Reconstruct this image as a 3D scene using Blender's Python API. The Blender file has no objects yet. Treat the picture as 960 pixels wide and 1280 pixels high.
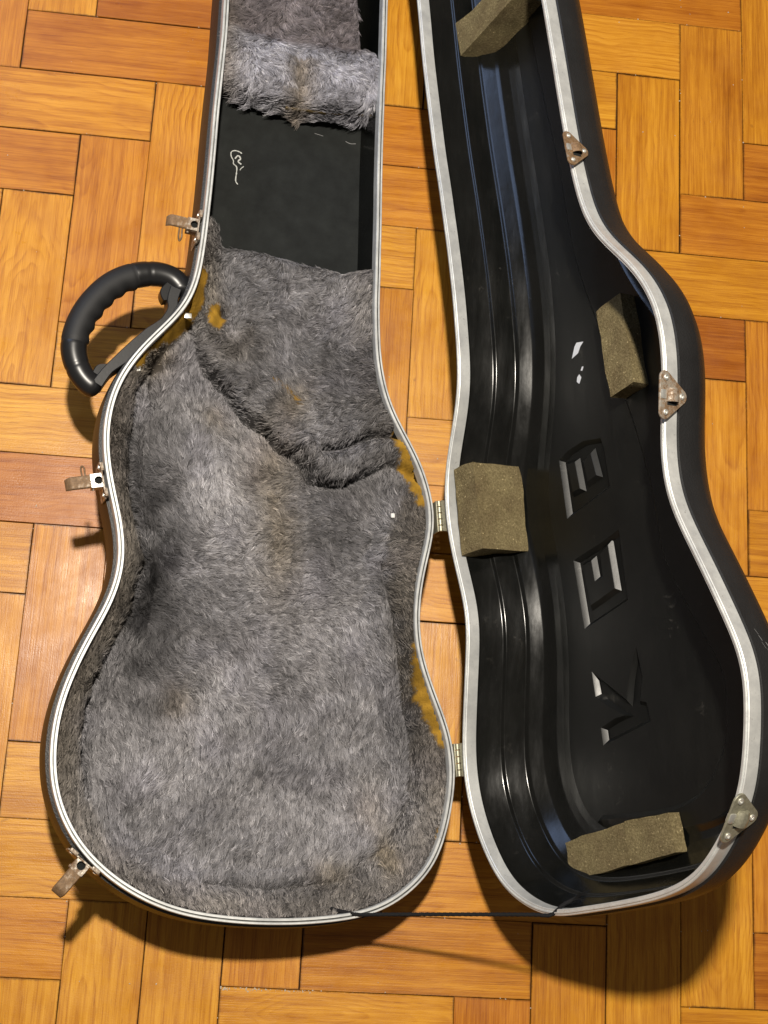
import bpy, bmesh, math, random
import numpy as np
from mathutils import Vector, Matrix
from mathutils.geometry import delaunay_2d_cdt

random.seed(7)
rng = np.random.default_rng(11)
SC = bpy.context.scene
COL = SC.collection

# ------------------------------------------------------------------ camera
cam = bpy.data.cameras.new("camera")
cam_ob = bpy.data.objects.new("camera", cam)
COL.objects.link(cam_ob)
CAM_H = 1.35745
RM = ((0.99254071, 0.07740856, 0.09418524),
      (-0.05283375, 0.96935452, -0.23991751),
      (-0.10987056, 0.23315174, 0.96621360))
rx = Vector((RM[0][0], -RM[1][0], -RM[2][0]))
up = -Vector((RM[0][1], -RM[1][1], -RM[2][1]))
bk = -Vector((RM[0][2], -RM[1][2], -RM[2][2]))
m = Matrix((rx, up, bk)).transposed().to_4x4()
m.translation = (0, 0, CAM_H)
cam_ob.matrix_world = m
cam.sensor_fit = 'HORIZONTAL'
cam.sensor_width = 36.0
cam.lens = 36.0 * 1750 / 960
cam.clip_start = 0.02
cam.clip_end = 50
SC.camera = cam_ob

# ------------------------------------------------------------------ light of the room
world = bpy.data.worlds.new("World")
SC.world = world
world.use_nodes = True
bg = world.node_tree.nodes["Background"]
bg.inputs[0].default_value = (1.0, 0.86, 0.72, 1)
bg.inputs[1].default_value = 0.125

def lamp(name, loc, power, color, radius):
    l = bpy.data.lights.new(name, 'POINT')
    l.energy = power
    l.color = color
    l.shadow_soft_size = radius
    o = bpy.data.objects.new(name, l)
    o.location = loc
    COL.objects.link(o)
    return o
lamp("ceiling_lamp", (-0.06, 0.60, 2.20), 262, (1.0, 0.92, 0.80), 0.045)

cool_area = bpy.data.lights.new("cool_light", 'AREA')  # unseen cool area light at the upper left, giving a bluish sheen
cool_area.energy = 5.5
cool_area.color = (0.45, 0.62, 1.0)
cool_area.shape = 'RECTANGLE'
cool_area.size = 0.8
cool_area.size_y = 0.7
cool_ob = bpy.data.objects.new("cool_light", cool_area)
cool_ob.location = (-0.75, 1.45, 1.0)
cool_ob.rotation_euler = (Vector((0.10, 0.75, 0.08)) - cool_ob.location).to_track_quat('-Z', 'Y').to_euler()
COL.objects.link(cool_ob)

SC.view_settings.view_transform = 'Standard'
SC.view_settings.look = 'None'
SC.view_settings.exposure = 0.0
SC.view_settings.gamma = 1.0
SC.cycles.max_bounces = 6
try:
    SC.cycles_curves.shape = 'RIBBONS'
except Exception:
    pass

# ------------------------------------------------------------------ frames of the opened case
# origin at the upper hinge; t runs along the hinge line, s away from it, n out of the open side
def V(x, y, z):
    return np.array((x, -y, z))
A0 = V(0.17799377, -0.31755753, 0.08)
AXU = V(0.11758429, 0.99306291, 0)
BAS_S, BAS_N = V(-0.9713621, 0.11501479, 0.20791169), V(0.20646939, -0.02444715, 0.9781476)
LID_S, LID_N = V(0.43533012, -0.05154556, 0.89879405), V(-0.89255903, 0.10568406, 0.43837115)

def WB(t, s, n):
    return A0 + 0.01 * (np.multiply.outer(t, AXU) + np.multiply.outer(s, BAS_S) + np.multiply.outer(n, BAS_N))

def WL(t, s, n):
    return A0 + 0.01 * (np.multiply.outer(t, AXU) + np.multiply.outer(s, LID_S) + np.multiply.outer(n, LID_N))

# ------------------------------------------------------------------ outlines (cm)
BASE_L = [(-52.32,18.78),(-47.84,19.19),(-43.4,19.84),(-39.06,20.39),(-34.79,20.86),(-30.58,21.4),(-28.51,21.7),(-26.44,22),(-23.99,22.39),(-22.36,22.75),(-20.73,23.33),(-19.5,24.11),(-18.25,25.34),(-16.59,27.07),(-14.97,28.49),(-13.38,29.68),(-11.83,30.5),(-10.3,31.02),(-8.05,31.49),(-5.83,31.53),(-3.63,31.36),(-1.45,30.91),(0.71,30.4),(2.87,30.17),(4.3,30.16),(5.72,30.43),(7.12,30.94),(8.52,31.72),(9.9,32.56),(11.27,33.39),(13.3,34.43),(15.31,35.31),(17.3,35.99),(19.28,36.34),(21.25,36.49),(23.22,36.38),(24.53,36.13),(25.85,35.69),(27.17,35.13),(28.51,34.31),(29.87,33.16),(31.24,31.75),(32.66,29.81),(34.16,26.87),(35.01,24.21),(35.6,20.83),(36,17.38),(36.15,13.85),(36.04,10.97)]
BASE_R = [(-54.84,1.45),(-50.16,1.86),(-45.56,2.34),(-41.02,2.82),(-36.57,3.25),(-32.2,3.59),(-27.89,3.96),(-23.65,4.37),(-19.47,4.73),(-16.19,4.83),(-12.96,4.64),(-10.57,4),(-9,3.38),(-6.65,1.93),(-4.45,1.2),(-1.79,0.47),(-0.31,0.38),(2.14,0.69),(3.95,1.51),(7.53,2.5),(10.3,2.87),(13.36,2.7),(16.62,1.77),(19.65,0.64),(22.13,0.25),(24.35,0.28),(27.03,0.88),(28.97,1.5),(31.55,2.55),(33.18,3.89),(34.17,5.39),(35.47,7.49),(35.75,8.69)]
LID_H = [(-53.46,2.69),(-48.87,2.76),(-44.31,2.9),(-39.72,3.25),(-35.27,3.45),(-33.41,3.77),(-29.1,4.11),(-24.27,4.5),(-19.78,4.66),(-14.87,4.66),(-12.67,4.57),(-10.37,4.07),(-7.92,3.02),(-5.78,1.95),(-4.15,1.29),(-1.23,0.75),(0.73,0.84),(3.03,1.13),(6.72,2.07),(10.37,2.92),(13.31,2.4),(15.94,1.8),(19.78,1.04),(22.19,0.59),(25.33,0.55),(29.12,1.64),(31.58,3.06),(33.84,4.5),(35.71,7.9),(36.59,10.68),(36.55,12.55),(35.91,19.02),(35.1,24.96),(34.39,27.59),(33.23,29.73),(31.59,31.18)]
LID_R = [(-42.07,22.01),(-37.09,22.42),(-30.65,22.9),(-25.49,23.43),(-21.11,24.14),(-18.66,25.31),(-14.04,29.2),(-11.82,30.53),(-9.44,31.52),(-4.49,31.55),(1.57,30.24),(4.9,30.33),(6.92,30.92),(10.55,32.65),(14.75,34.4),(18.46,35.89),(21.01,35.88),(25.12,35.01),(26.76,34.67),(28,34.16)]

def catmull(P, closed, per=12):
    P = np.array(P, float)
    n = len(P)
    out = []
    rngi = range(n) if closed else range(n - 1)
    for i in rngi:
        if closed:
            p0, p1, p2, p3 = P[i - 1], P[i], P[(i + 1) % n], P[(i + 2) % n]
        else:
            p0, p1, p2, p3 = P[max(i - 1, 0)], P[i], P[i + 1], P[min(i + 2, n - 1)]
        for k in range(per):
            x = k / per
            out.append(0.5 * (2 * p1 + (p2 - p0) * x + (2 * p0 - 5 * p1 + 4 * p2 - p3) * x * x + (3 * p1 - p0 - 3 * p2 + p3) * x ** 3))
    if not closed:
        out.append(P[-1])
    return np.array(out)

def resample(P, n, closed=True):
    Q = np.vstack([P, P[:1]]) if closed else P
    L = np.concatenate([[0], np.cumsum(np.linalg.norm(np.diff(Q, axis=0), axis=1))])
    x = np.linspace(0, L[-1], n, endpoint=not closed)
    return np.stack([np.interp(x, L, Q[:, k]) for k in range(Q.shape[1])], 1)

def gsmooth(P, sig):
    r = int(sig * 3) + 1
    w = np.exp(-0.5 * (np.arange(-r, r + 1) / sig) ** 2)
    w /= w.sum()
    return sum(w[k + r] * np.roll(P, k, axis=0) for k in range(-r, r + 1))

NC = 520
def outline(pts):
    C = resample(catmull(pts, True, 8), 2000)
    C = gsmooth(C, 15)
    C = resample(C, NC)
    a = C
    b = np.roll(C, -1, 0)
    if np.sum(a[:, 0] * b[:, 1] - b[:, 0] * a[:, 1]) < 0:
        C = C[::-1].copy()
    return C

base_pts = BASE_L + BASE_R[::-1] + [(-64, .4), (-74, -.4), (-77.5, 1.0), (-79, 4.5), (-79, 12.0), (-77.5, 15.2), (-74, 16.4), (-64, 17.5)]
lid_pts = [(-74, 19.2), (-64, 20.1), (-53, 21.0)] + LID_R + [(30.0, 32.8)] + LID_H[::-1] + [(-64, 2.0), (-74, 1.4), (-77.5, 2.8), (-79, 6.5), (-79, 14.5), (-77.5, 18)]
CB = outline(base_pts)
CL = outline(lid_pts)

def normals(C):
    d = np.roll(C, -1, 0) - np.roll(C, 1, 0)
    d /= np.linalg.norm(d, axis=1)[:, None]
    return np.stack([d[:, 1], -d[:, 0]], 1)      # outward for a counter-clockwise outline in (t, s)
NB, NL = gsmooth(normals(CB), 2), gsmooth(normals(CL), 2)

def inset(C, N, o):
    o = np.broadcast_to(np.asarray(o, float), (len(C),))
    P = C - N * o[:, None]
    k = float(np.max(np.abs(o)))
    if k > 1.0:
        P = gsmooth(P, min(8, 1 + k * 1.2))
    return P

def inside(P, poly):
    P = np.asarray(P, float)
    poly = np.asarray(poly, float)
    r = np.zeros(len(P), bool)
    x, y = P[:, 0], P[:, 1]
    j = len(poly) - 1
    for i in range(len(poly)):
        xi, yi = poly[i]
        xj, yj = poly[j]
        c = ((yi > y) != (yj > y))
        if yi != yj:
            r ^= c & (x < (xj - xi) * (y - yi) / (yj - yi) + xi)
        j = i
    return r

def dist_poly(P, poly, closed=False):
    P = np.asarray(P, float)
    Q = np.asarray(poly, float)
    if closed:
        Q = np.vstack([Q, Q[:1]])
    best = np.full(len(P), 1e9)
    for a, b in zip(Q[:-1], Q[1:]):
        ab = b - a
        t = np.clip(((P - a) @ ab) / max(ab @ ab, 1e-9), 0, 1)
        d = np.hypot(P[:, 0] - a[0] - t * ab[0], P[:, 1] - a[1] - t * ab[1])
        best = np.minimum(best, d)
    return best

_lat = rng.random((64, 64, 24))
def vnoise(x, y, f, k=0):
    """smooth value noise in -1..1"""
    x = np.asarray(x) * f + 31.7 * k
    y = np.asarray(y) * f + 17.3 * k
    xi, yi = np.floor(x).astype(int), np.floor(y).astype(int)
    fx, fy = x - xi, y - yi
    fx, fy = fx * fx * (3 - 2 * fx), fy * fy * (3 - 2 * fy)
    L = _lat[:, :, k % 24]
    a, b = L[xi % 64, yi % 64], L[(xi + 1) % 64, yi % 64]
    c, d = L[xi % 64, (yi + 1) % 64], L[(xi + 1) % 64, (yi + 1) % 64]
    return 2 * ((a * (1 - fx) + b * fx) * (1 - fy) + (c * (1 - fx) + d * fx) * fy) - 1

def sstep(a, b, x):
    t = np.clip((x - a) / (b - a), 0, 1)
    return t * t * (3 - 2 * t)

# ------------------------------------------------------------------ materials
def new_mat(name):
    mt = bpy.data.materials.new(name)
    mt.use_nodes = True
    nt = mt.node_tree
    return mt, nt, nt.nodes["Principled BSDF"]

def nd(nt, typ, **kw):
    n = nt.nodes.new(typ)
    for k, v in kw.items():
        if k in n.inputs:
            n.inputs[k].default_value = v
        else:
            setattr(n, k, v)
    return n

def ramp(nt, fac, stops):
    r = nt.nodes.new('ShaderNodeValToRGB')
    e = r.color_ramp.elements
    while len(e) > len(stops):
        e.remove(e[-1])
    while len(e) < len(stops):
        e.new(0.5)
    for el, (p, c) in zip(e, stops):
        el.position = p
        el.color = c if len(c) == 4 else (*c, 1)
    nt.links.new(fac, r.inputs[0])
    return r

def mixc(nt, fac, a, b, mode='MIX'):
    mx = nt.nodes.new('ShaderNodeMix')
    mx.data_type = 'RGBA'
    mx.blend_type = mode
    for sock, v in ((mx.inputs[0], fac), (mx.inputs[6], a), (mx.inputs[7], b)):
        if hasattr(v, 'links') or hasattr(v, 'is_linked'):
            nt.links.new(v, sock)
        elif isinstance(v, (int, float)):
            sock.default_value = v
        else:
            sock.default_value = (*v, 1) if len(v) == 3 else v
    return mx.outputs[2]

def math_(nt, op, a, b=None, c=None):
    n = nt.nodes.new('ShaderNodeMath')
    n.operation = op
    for i, v in enumerate((a, b, c)):
        if v is None:
            continue
        if isinstance(v, (int, float)):
            n.inputs[i].default_value = v
        else:
            nt.links.new(v, n.inputs[i])
    return n.outputs[0]

def bump(nt, h, strength, dist, bsdf):
    b = nt.nodes.new('ShaderNodeBump')
    b.inputs['Strength'].default_value = strength
    b.inputs['Distance'].default_value = dist
    nt.links.new(h, b.inputs['Height'])
    nt.links.new(b.outputs[0], bsdf.inputs['Normal'])
    return b

def noise(nt, vec, scale, detail=4, rough=0.55, dist=0.0, dim='3D', w=None):
    n = nt.nodes.new('ShaderNodeTexNoise')
    n.noise_dimensions = dim
    n.inputs['Scale'].default_value = scale
    n.inputs['Detail'].default_value = detail
    n.inputs['Roughness'].default_value = rough
    n.inputs['Distortion'].default_value = dist
    if vec is not None:
        nt.links.new(vec, n.inputs['Vector'])
    return n.outputs['Fac']

def mapping(nt, vec, scale=(1, 1, 1), loc=None):
    mp = nt.nodes.new('ShaderNodeMapping')
    mp.inputs['Scale'].default_value = scale
    nt.links.new(vec, mp.inputs['Vector'])
    if loc is not None:
        nt.links.new(loc, mp.inputs['Location'])
    return mp.outputs[0]

# varnished hardwood: plank length runs along local X
def wood_material():
    mt, nt, bs = new_mat("varnished_wood")
    tc = nt.nodes.new('ShaderNodeTexCoord')
    oi = nt.nodes.new('ShaderNodeObjectInfo')
    rnd = oi.outputs['Random']
    off = nt.nodes.new('ShaderNodeCombineXYZ')
    for i, k in enumerate((37.0, 91.0, 53.0)):
        nt.links.new(math_(nt, 'MULTIPLY', rnd, k), off.inputs[i])
    o = tc.outputs['Object']
    # per plank random numbers
    def r(k):
        return math_(nt, 'FRACT', math_(nt, 'MULTIPLY', rnd, k))
    # plain sawn figure: distance to a wandering pith line below the board, cut into growth rings
    sep = nt.nodes.new('ShaderNodeSeparateXYZ')
    nt.links.new(o, sep.inputs[0])
    wx = noise(nt, mapping(nt, o, (7, 18, 10), off.outputs[0]), 1.0, 3, 0.55)
    wy = noise(nt, mapping(nt, o, (9, 9, 9), off.outputs[0]), 1.7, 2, 0.5)
    y0 = math_(nt, 'MULTIPLY_ADD', r(11.3), 0.10, -0.05)
    yy = math_(nt, 'ADD', math_(nt, 'SUBTRACT', sep.outputs[1], y0), math_(nt, 'MULTIPLY_ADD', wy, 0.020, -0.010))
    hh = math_(nt, 'MULTIPLY_ADD', sep.outputs[0], math_(nt, 'MULTIPLY_ADD', r(23.9), 0.34, -0.17), math_(nt, 'MULTIPLY', r(5.17), 0.022))
    hh = math_(nt, 'ADD', hh, math_(nt, 'MULTIPLY_ADD', wx, 0.034, -0.017))
    rad = math_(nt, 'SQRT', math_(nt, 'ADD', math_(nt, 'MULTIPLY', yy, yy), math_(nt, 'MULTIPLY', hh, hh)))
    ph = math_(nt, 'MULTIPLY', rad, math_(nt, 'MULTIPLY_ADD', r(13.7), 130, 120))
    saw = math_(nt, 'FRACT', ph)
    rings = math_(nt, 'MULTIPLY', math_(nt, 'POWER', saw, 2.2), math_(nt, 'SMOOTH_MIN', math_(nt, 'MULTIPLY', math_(nt, 'SUBTRACT', 1.0, saw), 7.0), 1.0, 0.2))
    fade = ramp(nt, noise(nt, mapping(nt, o, (14, 30, 10), off.outputs[0]), 1.0, 3, 0.6), [(0.35, (0.15, 0.15, 0.15)), (0.65, (1, 1, 1))])
    rings = math_(nt, 'SUBTRACT', 0.72, math_(nt, 'MULTIPLY', rings, fade.outputs[0]))
    fine = noise(nt, mapping(nt, o, (16, 950, 90), off.outputs[0]), 1.0, 5, 0.65)
    mid = noise(nt, mapping(nt, o, (6, 120, 20), off.outputs[0]), 1.0, 6, 0.72)
    blot = noise(nt, mapping(nt, o, (16, 24, 10), off.outputs[0]), 1.0, 3, 0.5)
    fig = math_(nt, 'MULTIPLY', rings, math_(nt, 'MULTIPLY_ADD', r(7.31), 0.55, 0.12))
    f = math_(nt, 'ADD', math_(nt, 'MULTIPLY', fig, 0.50), math_(nt, 'MULTIPLY', mid, 0.85))
    f = math_(nt, 'ADD', f, math_(nt, 'MULTIPLY', fine, 0.62))
    f = math_(nt, 'SUBTRACT', f, 0.41)
    c1 = ramp(nt, f, [(0.06, (0.17, 0.050, 0.005)), (0.30, (0.40, 0.145, 0.010)), (0.52, (0.56, 0.240, 0.018)), (0.85, (0.70, 0.350, 0.040))])
    # plank to plank: some redder, some pale yellow
    tint = ramp(nt, r(3.77), [(0.0, (0.70, 0.54, 0.75)), (0.22, (0.88, 0.77, 0.90)), (0.42, (0.98, 0.96, 1.1)), (0.75, (1.0, 1.02, 0.95)), (1.0, (1.04, 1.12, 1.45))])
    tint.color_ramp.interpolation = 'LINEAR'
    col = mixc(nt, 1.0, c1.outputs[0], tint.outputs[0], 'MULTIPLY')
    bl = ramp(nt, blot, [(0.28, (0.82, 0.74, 0.68)), (0.5, (1, 1, 1)), (0.75, (1.08, 1.12, 1.12))])
    col = mixc(nt, 1.0, col, bl.outputs[0], 'MULTIPLY')
    # short dark pores and the odd knot streak
    por = noise(nt, mapping(nt, o, (60, 900, 60), off.outputs[0]), 1.0, 2, 0.5)
    pm = ramp(nt, por, [(0.66, (0, 0, 0)), (0.74, (1, 1, 1))])
    col = mixc(nt, math_(nt, 'MULTIPLY', pm.outputs[0], 0.45), col, (0.20, 0.065, 0.014))
    kn = noise(nt, mapping(nt, o, (26, 60, 30), off.outputs[0]), 1.0, 3, 0.6, 0.4)
    km = ramp(nt, kn, [(0.73, (0, 0, 0)), (0.80, (1, 1, 1))])
    col = mixc(nt, math_(nt, 'MULTIPLY', km.outputs[0], 0.55), col, (0.17, 0.050, 0.012))
    # worn dirty borders of each board
    sx = nt.nodes.new('ShaderNodeSeparateXYZ')
    nt.links.new(o, sx.inputs[0])
    ex = math_(nt, 'SUBTRACT', 0.1060, math_(nt, 'ABSOLUTE', sx.outputs[0]))
    ey = math_(nt, 'SUBTRACT', 0.0354, math_(nt, 'ABSOLUTE', sx.outputs[1]))
    e = math_(nt, 'MINIMUM', ex, ey)
    wob = noise(nt, tc.outputs['Object'], 260, 3, 0.6)
    e = math_(nt, 'ADD', e, math_(nt, 'MULTIPLY_ADD', wob, 0.0024, -0.0012))
    em = nt.nodes.new('ShaderNodeMapRange')
    em.inputs[1].default_value = 0.0
    em.inputs[2].default_value = 0.0015
    em.inputs[3].default_value = 0.42
    em.inputs[4].default_value = 0.0
    nt.links.new(e, em.inputs[0])
    grime = ramp(nt, noise(nt, mapping(nt, o, (24, 24, 24), off.outputs[0]), 1.0, 3, 0.6), [(0.35, (0.25, 0.25, 0.25)), (0.65, (2.2, 2.2, 2.2))])
    em_out = math_(nt, 'MINIMUM', math_(nt, 'MULTIPLY', em.outputs[0], grime.outputs[0]), 0.9)
    col = mixc(nt, em_out, col, (0.07, 0.026, 0.008))
    sp = noise(nt, o, 420, 2, 0.5)
    spm = ramp(nt, sp, [(0.70, (0, 0, 0)), (0.73, (1, 1, 1))])
    col = mixc(nt, math_(nt, 'MULTIPLY', math_(nt, 'MULTIPLY', spm.outputs[0], em.outputs[0]), 0.9), col, (0.50, 0.40, 0.28))
    nt.links.new(col, bs.inputs['Base Color'])
    wear = noise(nt, mapping(nt, o, (30, 30, 30), off.outputs[0]), 1.0, 5, 0.65)
    rr = nt.nodes.new('ShaderNodeMapRange')
    rr.inputs[1].default_value = 0.3
    rr.inputs[2].default_value = 0.75
    rr.inputs[3].default_value = 0.26
    rr.inputs[4].default_value = 0.46
    nt.links.new(wear, rr.inputs[0])
    nt.links.new(rr.outputs[0], bs.inputs['Roughness'])
    bs.inputs['Specular IOR Level'].default_value = 0.33
    grit = noise(nt, mapping(nt, o, (700, 700, 700)), 1.0, 2, 0.6)
    h = math_(nt, 'ADD', math_(nt, 'MULTIPLY', fine, 0.9), math_(nt, 'MULTIPLY', grit, 0.5))
    h = math_(nt, 'ADD', h, math_(nt, 'MULTIPLY', wear, 1.2))
    bump(nt, h, 0.28, 0.0006, bs)
    return mt

def plain(name, col, rough, spec=0.5, metal=0.0, bump_scale=None, bump_str=0.2, bump_dist=0.0005, var=0.0, var_scale=60):
    mt, nt, bs = new_mat(name)
    tc = nt.nodes.new('ShaderNodeTexCoord')
    bs.inputs['Base Color'].default_value = (*col, 1)
    bs.inputs['Roughness'].default_value = rough
    bs.inputs['Specular IOR Level'].default_value = spec
    bs.inputs['Metallic'].default_value = metal
    if var:
        n = noise(nt, tc.outputs['Object'], var_scale, 5, 0.6)
        r_ = ramp(nt, n, [(0.25, tuple(c * (1 - var) for c in col)), (0.75, tuple(min(1, c * (1 + var)) for c in col))])
        nt.links.new(r_.outputs[0], bs.inputs['Base Color'])
    if bump_scale:
        n = noise(nt, tc.outputs['Object'], bump_scale, 3, 0.6)
        bump(nt, n, bump_str, bump_dist, bs)
    return mt

def shell_inner_material(name="glossy_black_plastic", r0=.13, r1=.30, wave=1.0, grain=.05):
    """smooth black plastic, finely scratched and dusty"""
    mt, nt, bs = new_mat(name)
    tc = nt.nodes.new('ShaderNodeTexCoord')
    o = tc.outputs['Object']
    dust = noise(nt, o, 14, 6, 0.7)
    c = ramp(nt, dust, [(0.35, (0.0024, 0.0027, 0.0025)), (0.85, (0.0070, 0.0071, 0.0062))])
    spk = noise(nt, o, 900, 2, 0.5)
    sm = ramp(nt, spk, [(0.70, (0, 0, 0)), (0.78, (1, 1, 1))])
    col = mixc(nt, math_(nt, 'MULTIPLY', sm.outputs[0], 0.35), c.outputs[0], (0.06, 0.06, 0.055))
    # rubbed grey scuffs
    sc1 = ramp(nt, noise(nt, mapping(nt, o, (60, 60, 60)), 1, 6, 0.75, .6), [(0.60, (0, 0, 0)), (0.72, (1, 1, 1))])
    sc2 = ramp(nt, noise(nt, o, 9, 3, 0.6), [(0.52, (0, 0, 0)), (0.66, (1, 1, 1))])
    scm = math_(nt, 'MULTIPLY', sc1.outputs[0], sc2.outputs[0])
    col = mixc(nt, math_(nt, 'MULTIPLY', scm, 0.6), col, (0.085, 0.080, 0.070))
    nt.links.new(col, bs.inputs['Base Color'])
    rn = noise(nt, mapping(nt, o, (80, 14, 80)), 1, 5, 0.65)
    r_ = ramp(nt, rn, [(0.3, (r0, r0, r0)), (0.75, (r1, r1, r1))])
    nt.links.new(r_.outputs[0], bs.inputs['Roughness'])
    bs.inputs['Specular IOR Level'].default_value = 0.5
    n2 = noise(nt, o, 35, 3, 0.5)
    gr = noise(nt, o, 1500, 2, 0.5)
    bump(nt, math_(nt, 'ADD', math_(nt, 'MULTIPLY', n2, wave), math_(nt, 'MULTIPLY', gr, grain)), 0.12, 0.002, bs)
    return mt

def shell_outer_material():
    mt, nt, bs = new_mat("grained_black_plastic")
    tc = nt.nodes.new('ShaderNodeTexCoord')
    o = tc.outputs['Object']
    d = noise(nt, o, 22, 6, 0.7)
    c = ramp(nt, d, [(0.3, (0.0085, 0.0085, 0.009)), (0.8, (0.016, 0.016, 0.0165))])
    col = c.outputs[0]
    nt.links.new(col, bs.inputs['Base Color'])
    bs.inputs['Roughness'].default_value = 0.5
    bs.inputs['Specular IOR Level'].default_value = 0.45
    v = nt.nodes.new('ShaderNodeTexVoronoi')
    v.inputs['Scale'].default_value = 700
    nt.links.new(o, v.inputs['Vector'])
    bump(nt, v.outputs['Distance'], 0.35, 0.0006, bs)
    return mt

def alu_material():
    mt, nt, bs = new_mat("worn_aluminium")
    tc = nt.nodes.new('ShaderNodeTexCoord')
    o = tc.outputs['Object']
    n = noise(nt, o, 45, 6, 0.7)
    c = ramp(nt, n, [(0.3, (0.52, 0.53, 0.53)), (0.7, (0.74, 0.75, 0.73))])
    st = noise(nt, o, 320, 4, 0.7)
    sm = ramp(nt, st, [(0.62, (0, 0, 0)), (0.72, (1, 1, 1))])
    col = mixc(nt, math_(nt, 'MULTIPLY', sm.outputs[0], 0.55), c.outputs[0], (0.20, 0.19, 0.17))
    nt.links.new(col, bs.inputs['Base Color'])
    bs.inputs['Metallic'].default_value = 0.45
    r_ = ramp(nt, n, [(0.3, (0.36, 0.36, 0.36)), (0.8, (0.55, 0.55, 0.55))])
    nt.links.new(r_.outputs[0], bs.inputs['Roughness'])
    bump(nt, st, 0.12, 0.0004, bs)
    return mt

def rust_material(name, metal_col, rust_col, amount):
    mt, nt, bs = new_mat(name)
    tc = nt.nodes.new('ShaderNodeTexCoord')
    o = tc.outputs['Object']
    n = noise(nt, o, 170, 6, 0.72)
    mk = ramp(nt, n, [(amount - 0.12, (1, 1, 1)), (amount + 0.12, (0, 0, 0))])
    n2 = noise(nt, o, 420, 4, 0.7)
    rc = ramp(nt, n2, [(0.3, tuple(c * 0.45 for c in rust_col)), (0.7, rust_col)])
    nt.links.new(mixc(nt, mk.outputs[0], metal_col, rc.outputs[0]), bs.inputs['Base Color'])
    nt.links.new(math_(nt, 'MULTIPLY_ADD', mk.outputs[0], -0.65, 0.8), bs.inputs['Metallic'])
    nt.links.new(math_(nt, 'MULTIPLY_ADD', mk.outputs[0], 0.3, 0.35), bs.inputs['Roughness'])
    bump(nt, n2, 0.5, 0.0006, bs)
    return mt

def foam_material():
    mt, nt, bs = new_mat("brown_foam")
    tc = nt.nodes.new('ShaderNodeTexCoord')
    o = tc.outputs['Object']
    n = noise(nt, o, 520, 4, 0.8)
    big = noise(nt, o, 40, 4, 0.6)
    c = ramp(nt, n, [(0.25, (0.082, 0.066, 0.032)), (0.5, (0.215, 0.177, 0.098)), (0.72, (0.36, 0.305, 0.18))])
    b = ramp(nt, big, [(0.3, (0.72, 0.66, 0.62)), (0.7, (1.12, 1.10, 1.0))])
    col = mixc(nt, 1.0, c.outputs[0], b.outputs[0], 'MULTIPLY')
    gl = noise(nt, o, 520, 1, 0.4)
    gm = ramp(nt, gl, [(0.735, (0, 0, 0)), (0.77, (1, 1, 1))])
    col = mixc(nt, gm.outputs[0], col, (0.62, 0.50, 0.27))
    nt.links.new(col, bs.inputs['Base Color'])
    bs.inputs['Roughness'].default_value = 0.95
    bs.inputs['Specular IOR Level'].default_value = 0.1
    bump(nt, n, 1.0, 0.0022, bs)
    return mt

def attr_material(name, rough, spec, bump_scale=None):
    mt, nt, bs = new_mat(name)
    at = nt.nodes.new('ShaderNodeAttribute')
    at.attribute_name = 'col'
    nt.links.new(at.outputs['Color'], bs.inputs['Base Color'])
    bs.inputs['Roughness'].default_value = rough
    bs.inputs['Specular IOR Level'].default_value = spec
    if bump_scale:
        tc = nt.nodes.new('ShaderNodeTexCoord')
        n = noise(nt, tc.outputs['Object'], bump_scale, 5, 0.7)
        bump(nt, n, 0.7, 0.002, bs)
    return mt

M_WOOD = wood_material()
M_GAP = plain("joint_dirt", (0.028, 0.014, 0.007), 0.9, 0.2, var=0.6, var_scale=300)
M_IN = shell_inner_material()
M_LETTER = shell_inner_material("rubbed_black_plastic", .30, .44, .6, .12)
M_LETTER.node_tree.nodes['Principled BSDF'].inputs['Specular IOR Level'].default_value = 0.34
M_PANEL = shell_inner_material("matt_black_plastic", .32, .46, .25, .10)
M_OUT = shell_outer_material()
M_ALU = alu_material()
M_GROOVE = plain("shaded_groove", (0.27, 0.275, 0.265), 0.6, 0.4, 0.3, var=0.5, var_scale=120)  # darker metal colour carries the shade inside the rim groove
M_RUST = rust_material("rusty_steel", (0.50, 0.44, 0.36), (0.25, 0.15, 0.075), 0.66)
M_RUST2 = rust_material("spotted_steel", (0.60, 0.57, 0.50), (0.25, 0.155, 0.085), 0.56)
M_PLATED = rust_material("plated_steel", (0.78, 0.78, 0.74), (0.40, 0.30, 0.18), 0.34)
M_BRASS = plain("tarnished_plating", (0.40, 0.385, 0.29), 0.45, 0.5, 0.7, var=0.3, var_scale=400)
M_FOAM = foam_material()
M_FELT = plain("black_felt_board", (0.0115, 0.0128, 0.0122), 0.85, 0.25, bump_scale=900, bump_str=0.5, bump_dist=0.0006, var=0.45, var_scale=45)
M_CHALK = plain("chalk", (0.46, 0.47, 0.45), 0.9, 0.2, var=0.25, var_scale=900)
M_PAINT = plain("pale_paint", (0.62, 0.64, 0.68), 0.6, 0.3)
M_SCUFF = plain("scuffed_plastic", (0.20, 0.20, 0.20), 0.7, 0.3)
M_GRIP = plain("handle_rubber", (0.010, 0.010, 0.0105), 0.62, 0.45, bump_scale=1400, bump_str=0.25, bump_dist=0.0004)
M_GRIP_END = plain("handle_plastic", (0.011, 0.011, 0.0115), 0.33, 0.5, bump_scale=60, bump_str=0.1)
M_BRACKET = plain("bracket_plastic", (0.014, 0.014, 0.0145), 0.42, 0.5, bump_scale=500, bump_str=0.15)
M_CORD = plain("black_cord", (0.008, 0.008, 0.009), 0.8, 0.25)
M_LINING = attr_material("lining_cloth", 0.95, 0.1, 260)
M_FUR = attr_material("fur_hair", 0.55, 0.28)
M_BOARD = plain("raw_board", (0.14, 0.10, 0.045), 0.8, 0.3, var=0.4, var_scale=120)
M_LINT = plain("white_lint", (0.75, 0.74, 0.72), 0.8, 0.2)

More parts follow.
